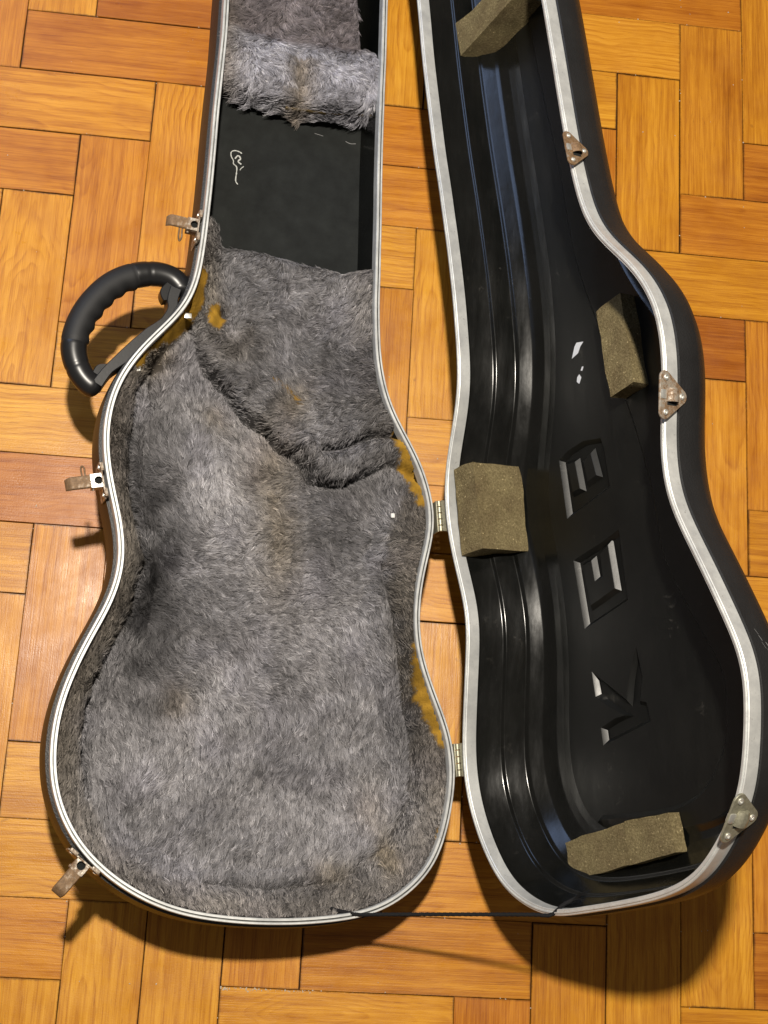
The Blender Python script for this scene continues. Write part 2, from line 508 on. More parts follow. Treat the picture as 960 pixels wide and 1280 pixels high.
# ------------------------------------------------------------------ object helpers
class Root:
    """an Empty whose parts are given in world coordinates"""
    def __init__(self, name, loc, label=None, category=None, group=None, kind=None):
        self.o = bpy.data.objects.new(name, None)
        self.o.empty_display_size = 0.05
        COL.objects.link(self.o)
        self.o.location = loc
        self.loc = np.array(loc, float)
        if label: self.o['label'] = label
        if category: self.o['category'] = category
        if group: self.o['group'] = group
        if kind: self.o['kind'] = kind

def world_loc(o):
    l = Vector((0, 0, 0))
    while o is not None:
        l = l + o.location
        o = o.parent
    return np.array(l)

def link_mesh(name, verts, faces, mats, parent=None, origin=None, smooth=None, label=None, fmat=None, kind=None):
    verts = np.asarray(verts, float).reshape(-1, 3)
    if origin is None:
        origin = verts.mean(0)
    origin = np.array(origin, float)
    me = bpy.data.meshes.new(name)
    me.from_pydata((verts - origin).tolist(), [], [tuple(int(i) for i in f) for f in faces])
    if not isinstance(mats, (list, tuple)):
        mats = [mats]
    for mt in mats:
        me.materials.append(mt)
    if fmat is not None:
        me.polygons.foreach_set('material_index', np.asarray(fmat, int))
    bm = bmesh.new()
    bm.from_mesh(me)
    bmesh.ops.recalc_face_normals(bm, faces=bm.faces)
    if smooth is not None:
        for f in bm.faces:
            f.smooth = True
        for e in bm.edges:
            if len(e.link_faces) == 2 and e.calc_face_angle(0) > math.radians(smooth):
                e.smooth = False
    bm.to_mesh(me)
    bm.free()
    ob = bpy.data.objects.new(name, me)
    COL.objects.link(ob)
    if parent is not None:
        p = parent.o if isinstance(parent, Root) else parent
        ob.parent = p
        ob.location = origin - world_loc(p)
    else:
        ob.location = origin
    if label: ob['label'] = label
    if kind: ob['kind'] = kind
    return ob

def part_empty(name, parent, loc, label=None):
    o = bpy.data.objects.new(name, None)
    o.empty_display_size = 0.01
    COL.objects.link(o)
    p = parent.o if isinstance(parent, Root) else parent
    o.parent = p
    o.location = np.array(loc) - world_loc(p)
    if label: o['label'] = label
    return o

def loft(rings, closed_u=True, wrap=False):
    n = len(rings[0])
    v = np.vstack(rings)
    f = []
    R = len(rings)
    for r in range(R if wrap else R - 1):
        a, b = r * n, ((r + 1) % R) * n
        for i in range(n if closed_u else n - 1):
            j = (i + 1) % n
            f.append((a + i, a + j, b + j, b + i))
    return v, f

def cdt(points, loops):
    """triangulate 2-D points with closed/open constraint chains of indices"""
    edges = []
    for lp, closed in loops:
        for a, b in zip(lp[:-1], lp[1:]):
            edges.append((a, b))
        if closed:
            edges.append((lp[-1], lp[0]))
    res = delaunay_2d_cdt([Vector(p) for p in points], edges, [], 0, 1e-5)
    return np.array([tuple(p) for p in res[0]]), np.array(res[2])

def tube(path, rad, seg=10, cap=True, closed=False):
    """round tube along a 3-D path; rad scalar or per point"""
    P = np.asarray(path, float)
    n = len(P)
    rad = np.broadcast_to(np.asarray(rad, float), (n,))
    T = (np.roll(P, -1, 0) - np.roll(P, 1, 0)) if closed else np.gradient(P, axis=0)
    T /= np.linalg.norm(T, axis=1)[:, None]
    ref = np.array((0, 0, 1.0)) if abs(T[0][2]) < 0.9 else np.array((1.0, 0, 0))
    X = np.cross(ref, T[0]); X /= np.linalg.norm(X)
    rings = []
    for i in range(n):
        X = X - T[i] * (X @ T[i]); X /= np.linalg.norm(X)
        Y = np.cross(T[i], X)
        a = np.linspace(0, 2 * np.pi, seg, endpoint=False)
        rings.append(P[i] + rad[i] * (np.outer(np.cos(a), X) + np.outer(np.sin(a), Y)))
    v, f = loft(rings, True, closed)
    if cap and not closed:
        f.append(tuple(range(seg))[::-1])
        f.append(tuple((n - 1) * seg + i for i in range(seg)))
    return v, f

def join(parts):
    vs, fs, k = [], [], 0
    for v, f in parts:
        v = np.asarray(v, float)
        vs.append(v)
        fs += [tuple(i + k for i in q) for q in f]
        k += len(v)
    return np.vstack(vs), fs

def box_bevel(lo, hi, b):
    """chamfered box in local coordinates"""
    lo, hi = np.array(lo, float), np.array(hi, float)
    c = (lo + hi) / 2
    h = (hi - lo) / 2
    b = min(b, *(h * 0.9))
    bm = bmesh.new()
    bmesh.ops.create_cube(bm, size=2)
    for v in bm.verts:
        v.co = Vector(c + np.array(v.co) * h)
    bmesh.ops.bevel(bm, geom=list(bm.edges), offset=b, segments=2, affect='EDGES', profile=0.6)
    bm.verts.index_update()
    v = np.array([tuple(x.co) for x in bm.verts])
    f = [tuple(x.index for x in q.verts) for q in bm.faces]
    bm.free()
    return v, f

def prism(poly, z0, z1, b=0.0):
    """extruded polygon (local x, y) from z0 up to z1 with a small top chamfer"""
    P = np.asarray(poly, float)
    n = len(P)
    c = P.mean(0)
    rings = [np.c_[P, np.full(n, z0)], np.c_[P, np.full(n, z1 - b)]]
    if b:
        d = c - P
        d /= np.linalg.norm(d, axis=1)[:, None]
        rings.append(np.c_[P + d * b, np.full(n, z1)])
    v, f = loft(rings)
    f.append(tuple(range(n))[::-1])
    f.append(tuple((len(rings) - 1) * n + i for i in range(n)))
    return v, f

def ring_plate(outer, cx, cy, r, z0, z1):
    """plate with a round hole: outer polygon resampled to the hole's segments"""
    n = 24
    a = np.linspace(0, 2 * np.pi, n, endpoint=False)
    H = np.c_[cx + r * np.cos(a), cy + r * np.sin(a)]
    O = np.array(outer, float)
    lo, hi = O.min(0), O.max(0)
    Q = []
    for ang in a:
        d = np.array((math.cos(ang), math.sin(ang)))
        ts = []
        for k in range(2):
            if abs(d[k]) > 1e-6:
                ts.append(((hi[k] if d[k] > 0 else lo[k]) - (cx, cy)[k]) / d[k])
        Q.append(np.array((cx, cy)) + d * min(ts))
    Q = np.array(Q)
    rings = [np.c_[H, np.full(n, z0)], np.c_[Q, np.full(n, z0)], np.c_[Q, np.full(n, z1)], np.c_[H, np.full(n, z1)]]
    return loft(rings, True, True)

def local_to_world(v, org, X, Y, Z):
    v = np.asarray(v) * 0.01
    return np.array(org) + np.outer(v[:, 0], X) + np.outer(v[:, 1], Y) + np.outer(v[:, 2], Z)

# ------------------------------------------------------------------ floor: herringbone of separate boards
PX, PY = 0.0715, 0.0703
def grid_point(i, j):
    """lattice corner i (across), j (down) in metres, with the laid floor's slight drift"""
    x = -0.1352 + PX * i - 0.0011 * (j / 4.0) + 0.00006 * i * j
    y = -0.7875 + 0.0697 * j + 0.00002 * j * j - 0.0004 * i / 4 + 0.0000 * i * j
    return x, y

fl = link_mesh("floor", [(-1.6, -1.2, -0.004), (1.9, -1.2, -0.004), (1.9, 2.2, -0.004), (-1.6, 2.2, -0.004),
                         (-1.6, -1.2, -0.03), (1.9, -1.2, -0.03), (1.9, 2.2, -0.03), (-1.6, 2.2, -0.03)],
               [(0, 1, 2, 3), (7, 6, 5, 4), (0, 4, 5, 1), (1, 5, 6, 2), (2, 6, 7, 3), (3, 7, 4, 0)], M_GAP, origin=(0, 0, 0))
fl['kind'] = 'structure'
def plank_mesh():
    lx, ly = 0.1065, 0.0351
    v, f = [], []
    prof = [(0.0, -0.003), (0.0, -0.0006), (0.0004, 0.0)]
    for ins, z in prof:
        v += [(-lx + ins, -ly + ins, z), (lx - ins, -ly + ins, z), (lx - ins, ly - ins, z), (-lx + ins, ly - ins, z)]
    for k in range(2):
        for i in range(4):
            j = (i + 1) % 4
            f.append((k * 4 + i, k * 4 + j, k * 4 + 4 + j, k * 4 + 4 + i))
    f.append((8, 9, 10, 11))
    me = bpy.data.meshes.new("plank")
    me.from_pydata(v, [], f)
    me.materials.append(M_WOOD)
    return me
PM = plank_mesh()
prnd = random.Random(5)
for i in range(-9, 17):
    for j in range(-11, 22):
        k = (i + j) % 6
        if k == 0:                      # upright board: one column, three rows
            cells = (i, j, i + 1, j + 3)
        elif k == 3:                    # board lying across: three columns, one row
            cells = (i, j, i + 3, j + 1)
        else:
            continue
        i0, j0, i1, j1 = cells
        x0, y0 = grid_point(i0, j0)
        x1, y1 = grid_point(i1, j0)
        x2, y2 = grid_point(i0, j1)
        x3, y3 = grid_point(i1, j1)
        cx, cy = (x0 + x1 + x2 + x3) / 4, (y0 + y1 + y2 + y3) / 4
        w = math.hypot(x1 - x0, y1 - y0)
        h = math.hypot(x2 - x0, y2 - y0)
        o = bpy.data.objects.new("plank", PM)
        COL.objects.link(o)
        o.parent = fl
        a_x = math.atan2(-(y1 - y0), x1 - x0)
        jit = prnd.uniform(-0.0022, 0.0022)
        gap = 0.0001 + prnd.random() ** 2 * 0.0014
        if k == 0:
            a_y = math.atan2(-(y2 - y0), x2 - x0)
            o.rotation_euler = (prnd.uniform(-.002, .002), prnd.uniform(-.001, .001), a_y + jit + (math.pi if prnd.random() < .5 else 0))
            o.scale = ((h - gap) / 0.2130, (w - gap) / 0.0702, 1)
        else:
            o.rotation_euler = (prnd.uniform(-.002, .002), prnd.uniform(-.001, .001), a_x + jit + (math.pi if prnd.random() < .5 else 0))
            o.scale = ((w - gap) / 0.2130, (h - gap) / 0.0702, 1)
        o.location = (cx, -cy, prnd.uniform(-0.0006, 0.0003))

drnd = random.Random(21)
dv, df = [], []
def seam_speck(x, y):
    n = drnd.choice((4, 5, 6))
    r_ = drnd.uniform(.0003, .0009)
    k = len(dv)
    a0 = drnd.uniform(0, 6)
    ring = [(x + r_ * drnd.uniform(.6, 1.3) * math.cos(a0 + 6.283 * i / n), -y + r_ * drnd.uniform(.6, 1.3) * math.sin(a0 + 6.283 * i / n)) for i in range(n)]
    dv.extend([(*p, .0002) for p in ring] + [(x, -y, .0002 + r_ * .6)])
    df.extend([(k + i, k + (i + 1) % n, k + n) for i in range(n)])
for q in range(260):
    i, j = drnd.randint(-4, 9), drnd.randint(-3, 14)
    x, y = grid_point(i, j)
    if drnd.random() < .5:
        x += drnd.uniform(0, PX); y += drnd.gauss(0, .0006)
    else:
        y += drnd.uniform(0, PY); x += drnd.gauss(0, .0006)
    seam_speck(x, y)
for q in range(70):                                  # a scraped joint near the wide end
    x0, y0 = grid_point(2, 13)
    seam_speck(x0 + drnd.random() ** 1.5 * .09, y0 + abs(drnd.gauss(0, .0012)))
for q in range(60):
    seam_speck(drnd.uniform(-.3, .55), drnd.uniform(-.95, .16))
dust = link_mesh("dust", dv, df, plain("pale_dust", (0.50, 0.43, 0.34), 0.9, 0.2), origin=(0, 0, 0))
dust['kind'] = 'stuff'
dust['label'] = "pale specks of dust and grit in the parquet joints"

# ------------------------------------------------------------------ the guitar case
case = Root("guitar_case", tuple(WB(10.0, 12.0, -9.8)[:2]) + (0.0,),
            "open black plastic guitar case with aluminium rims and matted grey fur lining on parquet", "guitar case")

# ---- base shell
def wb2(P, n):
    return WB(P[:, 0], P[:, 1], np.full(len(P), n) if np.isscalar(n) else n)
def wl2(P, n):
    return WL(P[:, 0], P[:, 1], np.full(len(P), n) if np.isscalar(n) else n)

def cap_faces(P, first):
    pts, tris = cdt(P, [(list(range(len(P))), True)])
    if len(pts) != len(P):
        return [tuple(first + i for i in range(len(P)))]
    cen = pts[tris].mean(1)
    return [tuple(first + i for i in t) for t in tris[inside(cen, P)]]

outer_b = [(0.06, -0.6), (0.06, -1.22), (-0.25, -1.3), (-0.4, -2.6), (-0.45, -4.6), (-0.15, -6.0), (0.7, -7.3), (2.2, -8.35), (4.2, -9.0), (6.2, -9.35)]
inner_b = [(0.52, -0.6), (0.54, -1.3), (0.75, -3.0), (0.9, -4.8), (1.3, -5.7), (2.2, -6.3)]
ro = [wb2(inset(CB, NB, o), n) for o, n in outer_b]
ri = [wb2(inset(CB, NB, o), n) for o, n in inner_b]
v, f = loft(ro[::-1] + ri)
capo = inset(CB, NB, outer_b[-1][0])
capi = inset(CB, NB, inner_b[-1][0])
fm = [0] * ((len(ro) - 1) * NC) + [1] * (len(ri) * NC)
f2 = cap_faces(capo, 0)
f3 = cap_faces(capi, (len(ro) + len(ri) - 1) * NC)
base_shell = link_mesh("base_shell", v, f + f2 + f3, [M_OUT, M_IN], case, smooth=35, fmat=fm + [0] * len(f2) + [1] * len(f3))

def rim_profile(groove):
    g = -0.30 if groove else 0.10
    return [(0.0, -1.2), (0.0, -0.06), (0.05, 0.0), (0.19, 0.0), (0.21, g), (0.31, g), (0.33, 0.0), (0.50, 0.0), (0.55, -0.06), (0.55, -1.15), (0.50, -1.15), (0.48, -0.42), (0.07, -0.42), (0.05, -1.2)]
def rim(C, N, W, groove, name, parent):
    wob = 0.012 * gsmooth(rng.standard_normal((NC, 1)), 3)[:, 0] * 3
    rings = []
    for o, n in rim_profile(groove):
        P = C - N * (o + (wob * (1 if 0.05 < o < 0.54 else 1)))[:, None]
        rings.append(W(P[:, 0], P[:, 1], np.full(NC, n)))
    v, f = loft(rings, True, True)
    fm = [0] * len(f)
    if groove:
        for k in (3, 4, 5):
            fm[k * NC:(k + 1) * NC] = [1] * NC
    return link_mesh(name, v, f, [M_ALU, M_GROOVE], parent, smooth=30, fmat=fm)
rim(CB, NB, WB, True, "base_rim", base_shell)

# ---- lid shell with stepped hinge wall, dished panel and sunken letters
wl = np.clip((1 - NL[:, 1] * -1 * -1) / 2, 0, 1)         # 1 on the hinge side, 0 on the far side
wl = sstep(0.15, 0.75, gsmooth(((1 - NL[:, 1]) / 2)[:, None], 10)[:, 0])
def mixo(hinge, far):
    return hinge * wl + far * (1 - wl)
inner_l = [(mixo(.50, .50), -0.5), (mixo(.52, .52), -1.25), (mixo(1.40, .72), -3.28), (mixo(1.46, .76), -3.36), (mixo(1.70, .86), -3.42), (mixo(1.78, .92), -3.50),
           (mixo(2.36, 1.9), -5.22), (mixo(2.42, 1.98), -5.30), (mixo(2.72, 2.2), -5.38), (mixo(2.80, 2.28), -5.46), (mixo(3.30, 3.2), -6.70), (mixo(3.42, 3.6), -6.88), (mixo(3.60, 4.0), -6.97), (mixo(3.85, 4.6), -7.0)]
def rounded(prof, r, seg=3):
    """round every inner corner of an inset/depth profile (insets may vary along the outline)"""
    out = [prof[0]]
    for k in range(1, len(prof) - 1):
        (o0, n0), (o1, n1), (o2, n2) = prof[k - 1:k + 2]
        oa, ob, oc = (np.mean(x) for x in (o0, o1, o2))
        la, lb = math.hypot(ob - oa, n1 - n0), math.hypot(oc - ob, n2 - n1)
        ta, tb = min(r / la, .45), min(r / lb, .45)
        for q in np.linspace(0, 1, seg + 1):
            w0, w1, w2 = (1 - q) ** 2, 2 * q * (1 - q), q * q
            pa = (o1 + (o0 - o1) * ta, n1 + (n0 - n1) * ta)
            pb = (o1 + (o2 - o1) * tb, n1 + (n2 - n1) * tb)
            out.append((w0 * pa[0] + w1 * o1 + w2 * pb[0], w0 * pa[1] + w1 * n1 + w2 * pb[1]))
    out.append(prof[-1])
    return out
inner_l = [(mixo(.50, .50), -0.5), (mixo(.52, .52), -1.25), (mixo(1.40, .72), -3.32), (mixo(1.68, .86), -3.42),
           (mixo(2.36, 1.9), -5.26), (mixo(2.70, 2.2), -5.40), (mixo(3.62, 3.2), -6.40), (mixo(3.95, 3.5), -6.58), (mixo(4.9, 3.8), -6.86), (mixo(5.7, 4.2), -6.96), (mixo(6.5, 4.8), -7.0)]
inner_l = rounded(inner_l, .10)
outer_l = [(.06, -0.5), (.06, -1.22), (-.18, -1.28), (-.25, -2.2), (-.22, -3.3), (.15, -4.1), (1.0, -5.2), (2.0, -6.2), (3.1, -7.1), (4.2, -7.75), (5.0, -7.95)]
ro = [wl2(inset(CL, NL, o), n) for o, n in outer_l]
ri_2d = [inset(CL, NL, o) for o, n in inner_l]
ri = [wl2(P, n) for P, (o, n) in zip(ri_2d, inner_l)]
FR = [(-76, 9.5), (-60, 11.0), (-43.74, 12.29), (-31.86, 13.99), (-20.93, 15.2), (-10, 18.6), (-3, 20.6), (2.76, 21.68), (7.97, 22.2), (12.79, 24.33), (16.75, 26.5), (19.39, 27.3), (23.34, 26.76), (25.1, 25.8), (27.2, 23.9), (28.33, 21.5), (28.9, 17.5), (29.0, 11.0)]
FRc = resample(catmull(FR, False, 8), 150, False)
tn = np.gradient(FRc, axis=0); tn /= np.linalg.norm(tn, axis=1)[:, None]
FRn = np.stack([-tn[:, 1], tn[:, 0]], 1)
if (FRn[75] @ (np.array((10, 12)) - FRc[75])) < 0:
    FRn = -FRn
FR2 = FRc + FRn * 0.35
LET = {
 'K': ([(16.23,11.37),(19.21,15.48),(17.49,15.96),(14.83,17.31),(17.44,17.74),(19.47,17.11),(19.7,17.89),(21.32,18.15),(22.77,11.94),(21.2,11.84),(20.59,13.78),(20.48,15.04),(19.6,13.29),(18.49,11.54)], []),
 'G': ([(6.03,10.36),(5.19,14.41),(4.55,16.7),(7.76,16.82),(10.83,16.94),(12.42,10.98)],
       [[(5.70,11.48),(10.45,12.1),(9.52,15.43),(4.88,15.04),(5.19,13.88),(7.27,14.04),(8.29,14.03),(8.46,12.9),(7.25,12.72),(5.45,12.62)]]),
 'B': ([(-3.53,9.71),(-4.09,11.09),(-4.41,13.26),(-4.05,15.57),(-3.12,15.93),(0.63,16.17),(2.11,10.07)],
       [[(-2.89,10.85),(-2.81,11.86),(-0.26,12.18),(-0.17,11.16)], [(-2.57,13.03),(-3.0,14.09),(-0.9,14.53),(-0.61,13.32)]]),
}
# the G's counter opens to the letter's outer edge: route its outline as one concave polygon
LET['G'] = (LET['G'][0], [[(6.75,11.55),(10.45,12.1),(9.52,15.43),(5.65,15.1),(6.15,14.0),(8.29,14.03),(8.46,12.95),(6.55,12.75)]])
P0 = ri_2d[-1]
pts = [P0]
loops = [(list(range(NC)), True)]
keep = inside(FRc, gsmooth(P0, 1)) & (dist_poly(FRc, P0, True) > 0.5) & inside(FR2, P0) & (dist_poly(FR2, P0, True) > 0.5)
depth = [np.full(NC, -7.0) + 0.35 * (1 - wl)]
k = NC
for Q, dz in ((FRc[keep], -6.72), (FR2[keep], -7.0)):
    pts.append(Q); depth.append(np.full(len(Q), dz))
    loops.append((list(range(k, k + len(Q))), False)); k += len(Q)
holes, solid = [], []
for name, (out, isl) in LET.items():
    for lp in [out] + isl:
        Q = np.array(lp)
        pts.append(Q); depth.append(np.full(len(Q), -7.0))
        loops.append((list(range(k, k + len(Q))), True)); k += len(Q)
    holes.append(np.array(out)); solid += [np.array(q) for q in isl]
pts = np.vstack(pts); depth = np.concatenate(depth)
vv, tt = cdt(pts, loops)
dd = depth if len(vv) == len(pts) else np.array([depth[np.argmin(((pts - q) ** 2).sum(1))] for q in vv])
cen = vv[tt].mean(1)
ok = inside(cen, P0)
for h in holes:
    inh = inside(cen, h)
    for q in solid:
        inh &= ~inside(cen, q)
    ok &= ~inh
tt = tt[ok]
# outermost inner ring follows the panel's edge depth
ri[-1] = wl2(P0, depth[:NC])
v, f = loft(ro[::-1] + ri)
nv = len(v)
f2 = cap_faces(inset(CL, NL, outer_l[-1][0]), 0)
pv = WL(vv[:, 0], vv[:, 1], dd)
f3 = [tuple(nv + i for i in t) for t in tt]
fm = [0] * ((len(ro) - 1) * NC) + [1] * (len(ri) * NC) + [0] * len(f2) + [2] * len(f3)
lid_shell = link_mesh("lid_shell", np.vstack([v, pv]), f + f2 + f3, [M_OUT, M_IN, M_PANEL], case, smooth=40, fmat=fm)
bm = bmesh.new(); bm.from_mesh(lid_shell.data)
bmesh.ops.remove_doubles(bm, verts=bm.verts, dist=1e-6)
bmesh.ops.recalc_face_normals(bm, faces=bm.faces)
for q in bm.faces:
    if q.material_index == 2 and len(q.verts) == 3:
        q.smooth = False
bm.to_mesh(lid_shell.data); bm.free()
rim(CL, NL, WL, False, "lid_rim", lid_shell)

def shrink(Q, d):
    """move each corner of polygon Q inwards by d (outwards when negative)"""
    Q = np.array(Q, float)
    a, b = np.roll(Q, 1, 0), np.roll(Q, -1, 0)
    area = np.sum(Q[:, 0] * b[:, 1] - b[:, 0] * Q[:, 1])
    sgn = 1 if area > 0 else -1
    e1, e2 = Q - a, b - Q
    e1 /= np.linalg.norm(e1, axis=1)[:, None]; e2 /= np.linalg.norm(e2, axis=1)[:, None]
    n1 = np.stack([-e1[:, 1], e1[:, 0]], 1) * sgn
    n2 = np.stack([-e2[:, 1], e2[:, 0]], 1) * sgn
    m_ = n1 + n2
    m_ /= np.maximum(np.linalg.norm(m_, axis=1), .3)[:, None]
    c = np.maximum((m_ * n1).sum(1), 0.55)
    return Q + m_ * (d / c)[:, None]

LD = -7.42
for name, (out, isl) in LET.items():
    V2, F2 = [], []
    k = 0
    bots, bl = [], []
    kb = 0
    for q, d in [(out, 0.38)] + [(q, -0.36) for q in isl]:
        Q = np.array(q); S = shrink(Q, d); n = len(Q)
        S1 = shrink(Q, d * 0.18)
        V2 += [np.c_[Q, np.full(n, -7.0)], np.c_[S1, np.full(n, -7.06)], np.c_[S, np.full(n, LD)]]
        for r_ in range(2):
            F2 += [(k + r_ * n + i, k + r_ * n + (i + 1) % n, k + (r_ + 1) * n + (i + 1) % n, k + (r_ + 1) * n + i) for i in range(n)]
        k += 3 * n
        bots.append(S); bl.append((list(range(kb, kb + n)), True)); kb += n
    bp, bt = cdt(np.vstack(bots), bl)
    cen = bp[bt].mean(1)
    ok = inside(cen, bots[0])
    for q in bots[1:]:
        ok &= ~inside(cen, q)
    V2.append(np.c_[bp, np.full(len(bp), LD)])
    F2 += [tuple(k + i for i in t) for t in bt[ok]]
    Q3 = np.vstack(V2)
    link_mesh("letter", WL(Q3[:, 0], Q3[:, 1], Q3[:, 2]), F2, M_LETTER, lid_shell, smooth=25, label="sunken capital letter %s moulded into the black lid" % name)

def flat_flake(poly, W, n, name, mat, parent, label=None, th=0.02):
    P = np.array(poly, float)
    k = len(P)
    v = np.vstack([W(P[:, 0], P[:, 1], np.full(k, n)), W(P[:, 0], P[:, 1], np.full(k, n + th))])
    f = [tuple(range(k))[::-1], tuple(range(k, 2 * k))] + [(i, (i + 1) % k, k + (i + 1) % k, k + i) for i in range(k)]
    return link_mesh(name, v, f, mat, parent, label=label)
for q in ([(-12.4,12.89),(-13.39,13.41),(-13.67,13.74),(-13.46,14.65),(-13.14,14.17),(-12.63,13.77)],
          [(-10.91,13.9),(-11.22,14.13),(-11.18,14.33),(-10.84,14.13)],
          [(-10.04,13.24),(-10.45,13.36),(-10.63,13.67),(-10.27,13.9),(-9.77,13.54)]):
    flat_flake(q, WL, -7.0, "paint_fleck", M_PAINT, lid_shell)

# pale rubbed scratches on the outside of the far wall
srnd = random.Random(12)
far = [i for i in range(NC) if NL[i, 1] > .3]
for k in range(11):
    t0 = 16.6 + srnd.gauss(1.2, .9)
    i = min(far, key=lambda q: abs(CL[q, 0] - t0))
    n0 = -1.9 - (t0 - 16.5) * .45 + srnd.gauss(0, .18)
    ln, w_ = srnd.uniform(.15, .6), srnd.uniform(.012, .035)
    e = CL[i] + NL[i] * .262
    d = np.array((NL[i, 1], -NL[i, 0])); d = d if d[0] > 0 else -d
    e2 = e + d * ln
    q = [(*e, n0 + w_), (*e, n0 - w_), (*e2, n0 - w_ - ln * .45), (*e2, n0 + w_ - ln * .45)]
    q = np.array(q)
    vq = WL(q[:, 0], q[:, 1], q[:, 2])
    link_mesh("scratch", vq, [(0, 1, 2, 3)], M_SCUFF, lid_shell)

# ---- foam blocks glued inside the lid
def foam(top, n_top, n_bot, label, cuts=0, taper=0.0):
    """prism on the lid's (t, s) plane between two depths, edges rubbed round, sides a little wavy"""
    P = np.array(top, float)
    bm = bmesh.new()
    n = len(P)
    lo = [bm.verts.new((*p, n_bot)) for p in P]
    tp = P if np.isscalar(n_top) else P
    nt_ = np.broadcast_to(np.asarray(n_top, float), (n,))
    hi = [bm.verts.new((*p, z)) for p, z in zip(tp, nt_)]
    bm.faces.new(lo[::-1]); bm.faces.new(hi)
    for i in range(n):
        bm.faces.new((lo[i], lo[(i + 1) % n], hi[(i + 1) % n], hi[i]))
    bmesh.ops.subdivide_edges(bm, edges=list(bm.edges), cuts=9, use_grid_fill=True)
    bmesh.ops.recalc_face_normals(bm, faces=bm.faces)
    bm.normal_update()
    r_ = random.Random(hash(label) % 1000 if False else len(label))
    ph = [r_.uniform(0, 6) for _ in range(6)]
    for v_ in bm.verts:
        t, s, z = v_.co
        w = 0.08 * math.sin(t * 1.1 + ph[0]) * math.sin(s * 1.3 + ph[1]) + 0.025 * math.sin(t * 2.7 + z * 2 + ph[2]) + 0.02 * math.sin(s * 3.1 + z + ph[3])
        v_.co = v_.co + v_.normal * w
    bm.verts.index_update()
    v = np.array([tuple(x.co) for x in bm.verts])
    f = [tuple(x.index for x in q.verts) for q in bm.faces]
    bm.free()
    return link_mesh("foam_block", WL(v[:, 0], v[:, 1], v[:, 2]), f, M_FOAM, case, smooth=40, label=label)
foam([(-14.48, 18.9), (-15.13, 22.13), (-6.86, 22.55), (-6.37, 19.56)], [-5.0, -5.0, -5.0, -5.0], -7.0, "upright brown foam block beside the middle latch catch")
foam([(-50.77, 3.42), (-50.79, 12.69), (-48.4, 14.26), (-46.96, 4.69)], -3.5, -7.0, "knife-cut brown foam block at the neck end of the lid")
foam([(-4.0, 2.2), (4.3, 2.2), (4.1, 5.0), (-4.1, 5.0)], [-0.45, -0.55, -1.0, -0.6], -6.25, "square brown foam block against the hinge side of the lid")
foam([(30.74, 7.33), (29.34, 15.3), (32.8, 15.5), (33.98, 8.14)], [-5.5, -5.5, -5.3, -5.3], -6.7, "browner left half of the long foam strip at the lid's wide end")
foam([(29.28, 15.4), (28.85, 20.6), (31.95, 21.15), (32.84, 15.6)], [-5.42, -5.5, -5.3, -5.25], -6.7, "paler speckled right half of the long foam strip at the lid's wide end")

# ------------------------------------------------------------------ fur lining of the base
CBI = inset(CB, NB, 0.62)
CREASE = np.array([(-20.35,22.67),(-17.96,21.98),(-14.8,20.78),(-11.69,18.74),(-9.01,15.74),(-6.7,13.1),(-4.37,11.25),(-3.87,8.08),(-5.89,3.88),(-4.72,1.9),(-1.37,-0.77)])
FURTOP = np.array([(-28.2,23.5),(-28.81,21.22),(-29.77,20.64),(-29.22,19.25),(-27.57,19.08),(-27.29,17.36),(-27.03,15.39),(-26.2,9.79),(-25.3,3.65),(-25.2,2)])
ROLL2 = np.array([(-7.17,10.46),(-7.64,7.85),(-8.69,5.34),(-7.8,2.09)])
FLAP = np.vstack([CREASE, [(-10, -4), (-40, -4), (-40, 26), (-24, 24)]])
TOPSIDE = np.vstack([FURTOP, [(-60, 0), (-60, 26)]])
WALL_L = np.array([(-14.88,26.47),(-12.05,27.89),(-7.36,28.37),(-2.76,28.62),(1.76,27.9),(3.62,27.2),(5.11,27.93),(8.4,28.87),(11.63,30.72),(15.15,32.39),(18.96,33.28),(24.45,33.0)])
WALL_R = np.array([(4.0,4.6),(10.17,4.3),(17.04,3.9),(20.21,3.3),(23.34,3.2),(26.03,3.66),(30.27,6.0),(33.0,10.77),(33.3,17.0),(32.4,23.0)])
GOUGE = np.array([(-19.3,22.4),(-17.2,24.2),(-15.6,25.9),(-14.4,26.4)])
CR3 = np.array([(-14.6,26.2),(-12.6,26.6),(-11.0,26.3)])
ORANGE = [shrink(np.array(q), -w_) for q, w_ in zip((
    [(-15.6,27.2),(-14.2,27.9),(-14.0,28.8),(-16.2,27.2),(-18.4,25.2),(-19.6,23.9),(-21.2,22.7),(-24.0,21.9),(-23.8,21.5),(-21.0,21.9),(-19.2,22.8),(-17.2,25.0)],
    [(-8.9,3.1),(-7.6,3.1),(-5.2,2.6),(-3.0,1.7),(-1.6,1.2),(-1.0,.2),(-2,-.3),(-4.6,.6),(-7.0,1.6),(-9.2,2.9)],
    [(11.6,2.9),(13.6,3.1),(17.0,2.7),(19.6,1.7),(21.2,.9),(21.4,.0),(19.0,.0),(16,1.2),(13,2.2)],
    [(-20.9,20.9),(-21.2,20.0),(-19.7,19.2),(-18.7,20.0),(-19.2,21.0)],
    [(28.6,1.2),(31.5,2.2),(33.4,3.6),(33.0,4.1),(31,2.9),(28.5,1.9)]), (.28, .42, .42, .1, 0))]
PITS = [(-15.0, 25.5, 0.9, 2.0), (-20.5, 19.2, 0.55, 1.6), (-7.7, 5.7, 0.45, 0.9), (-13.0, 26.5, 0.5, 0.8)]

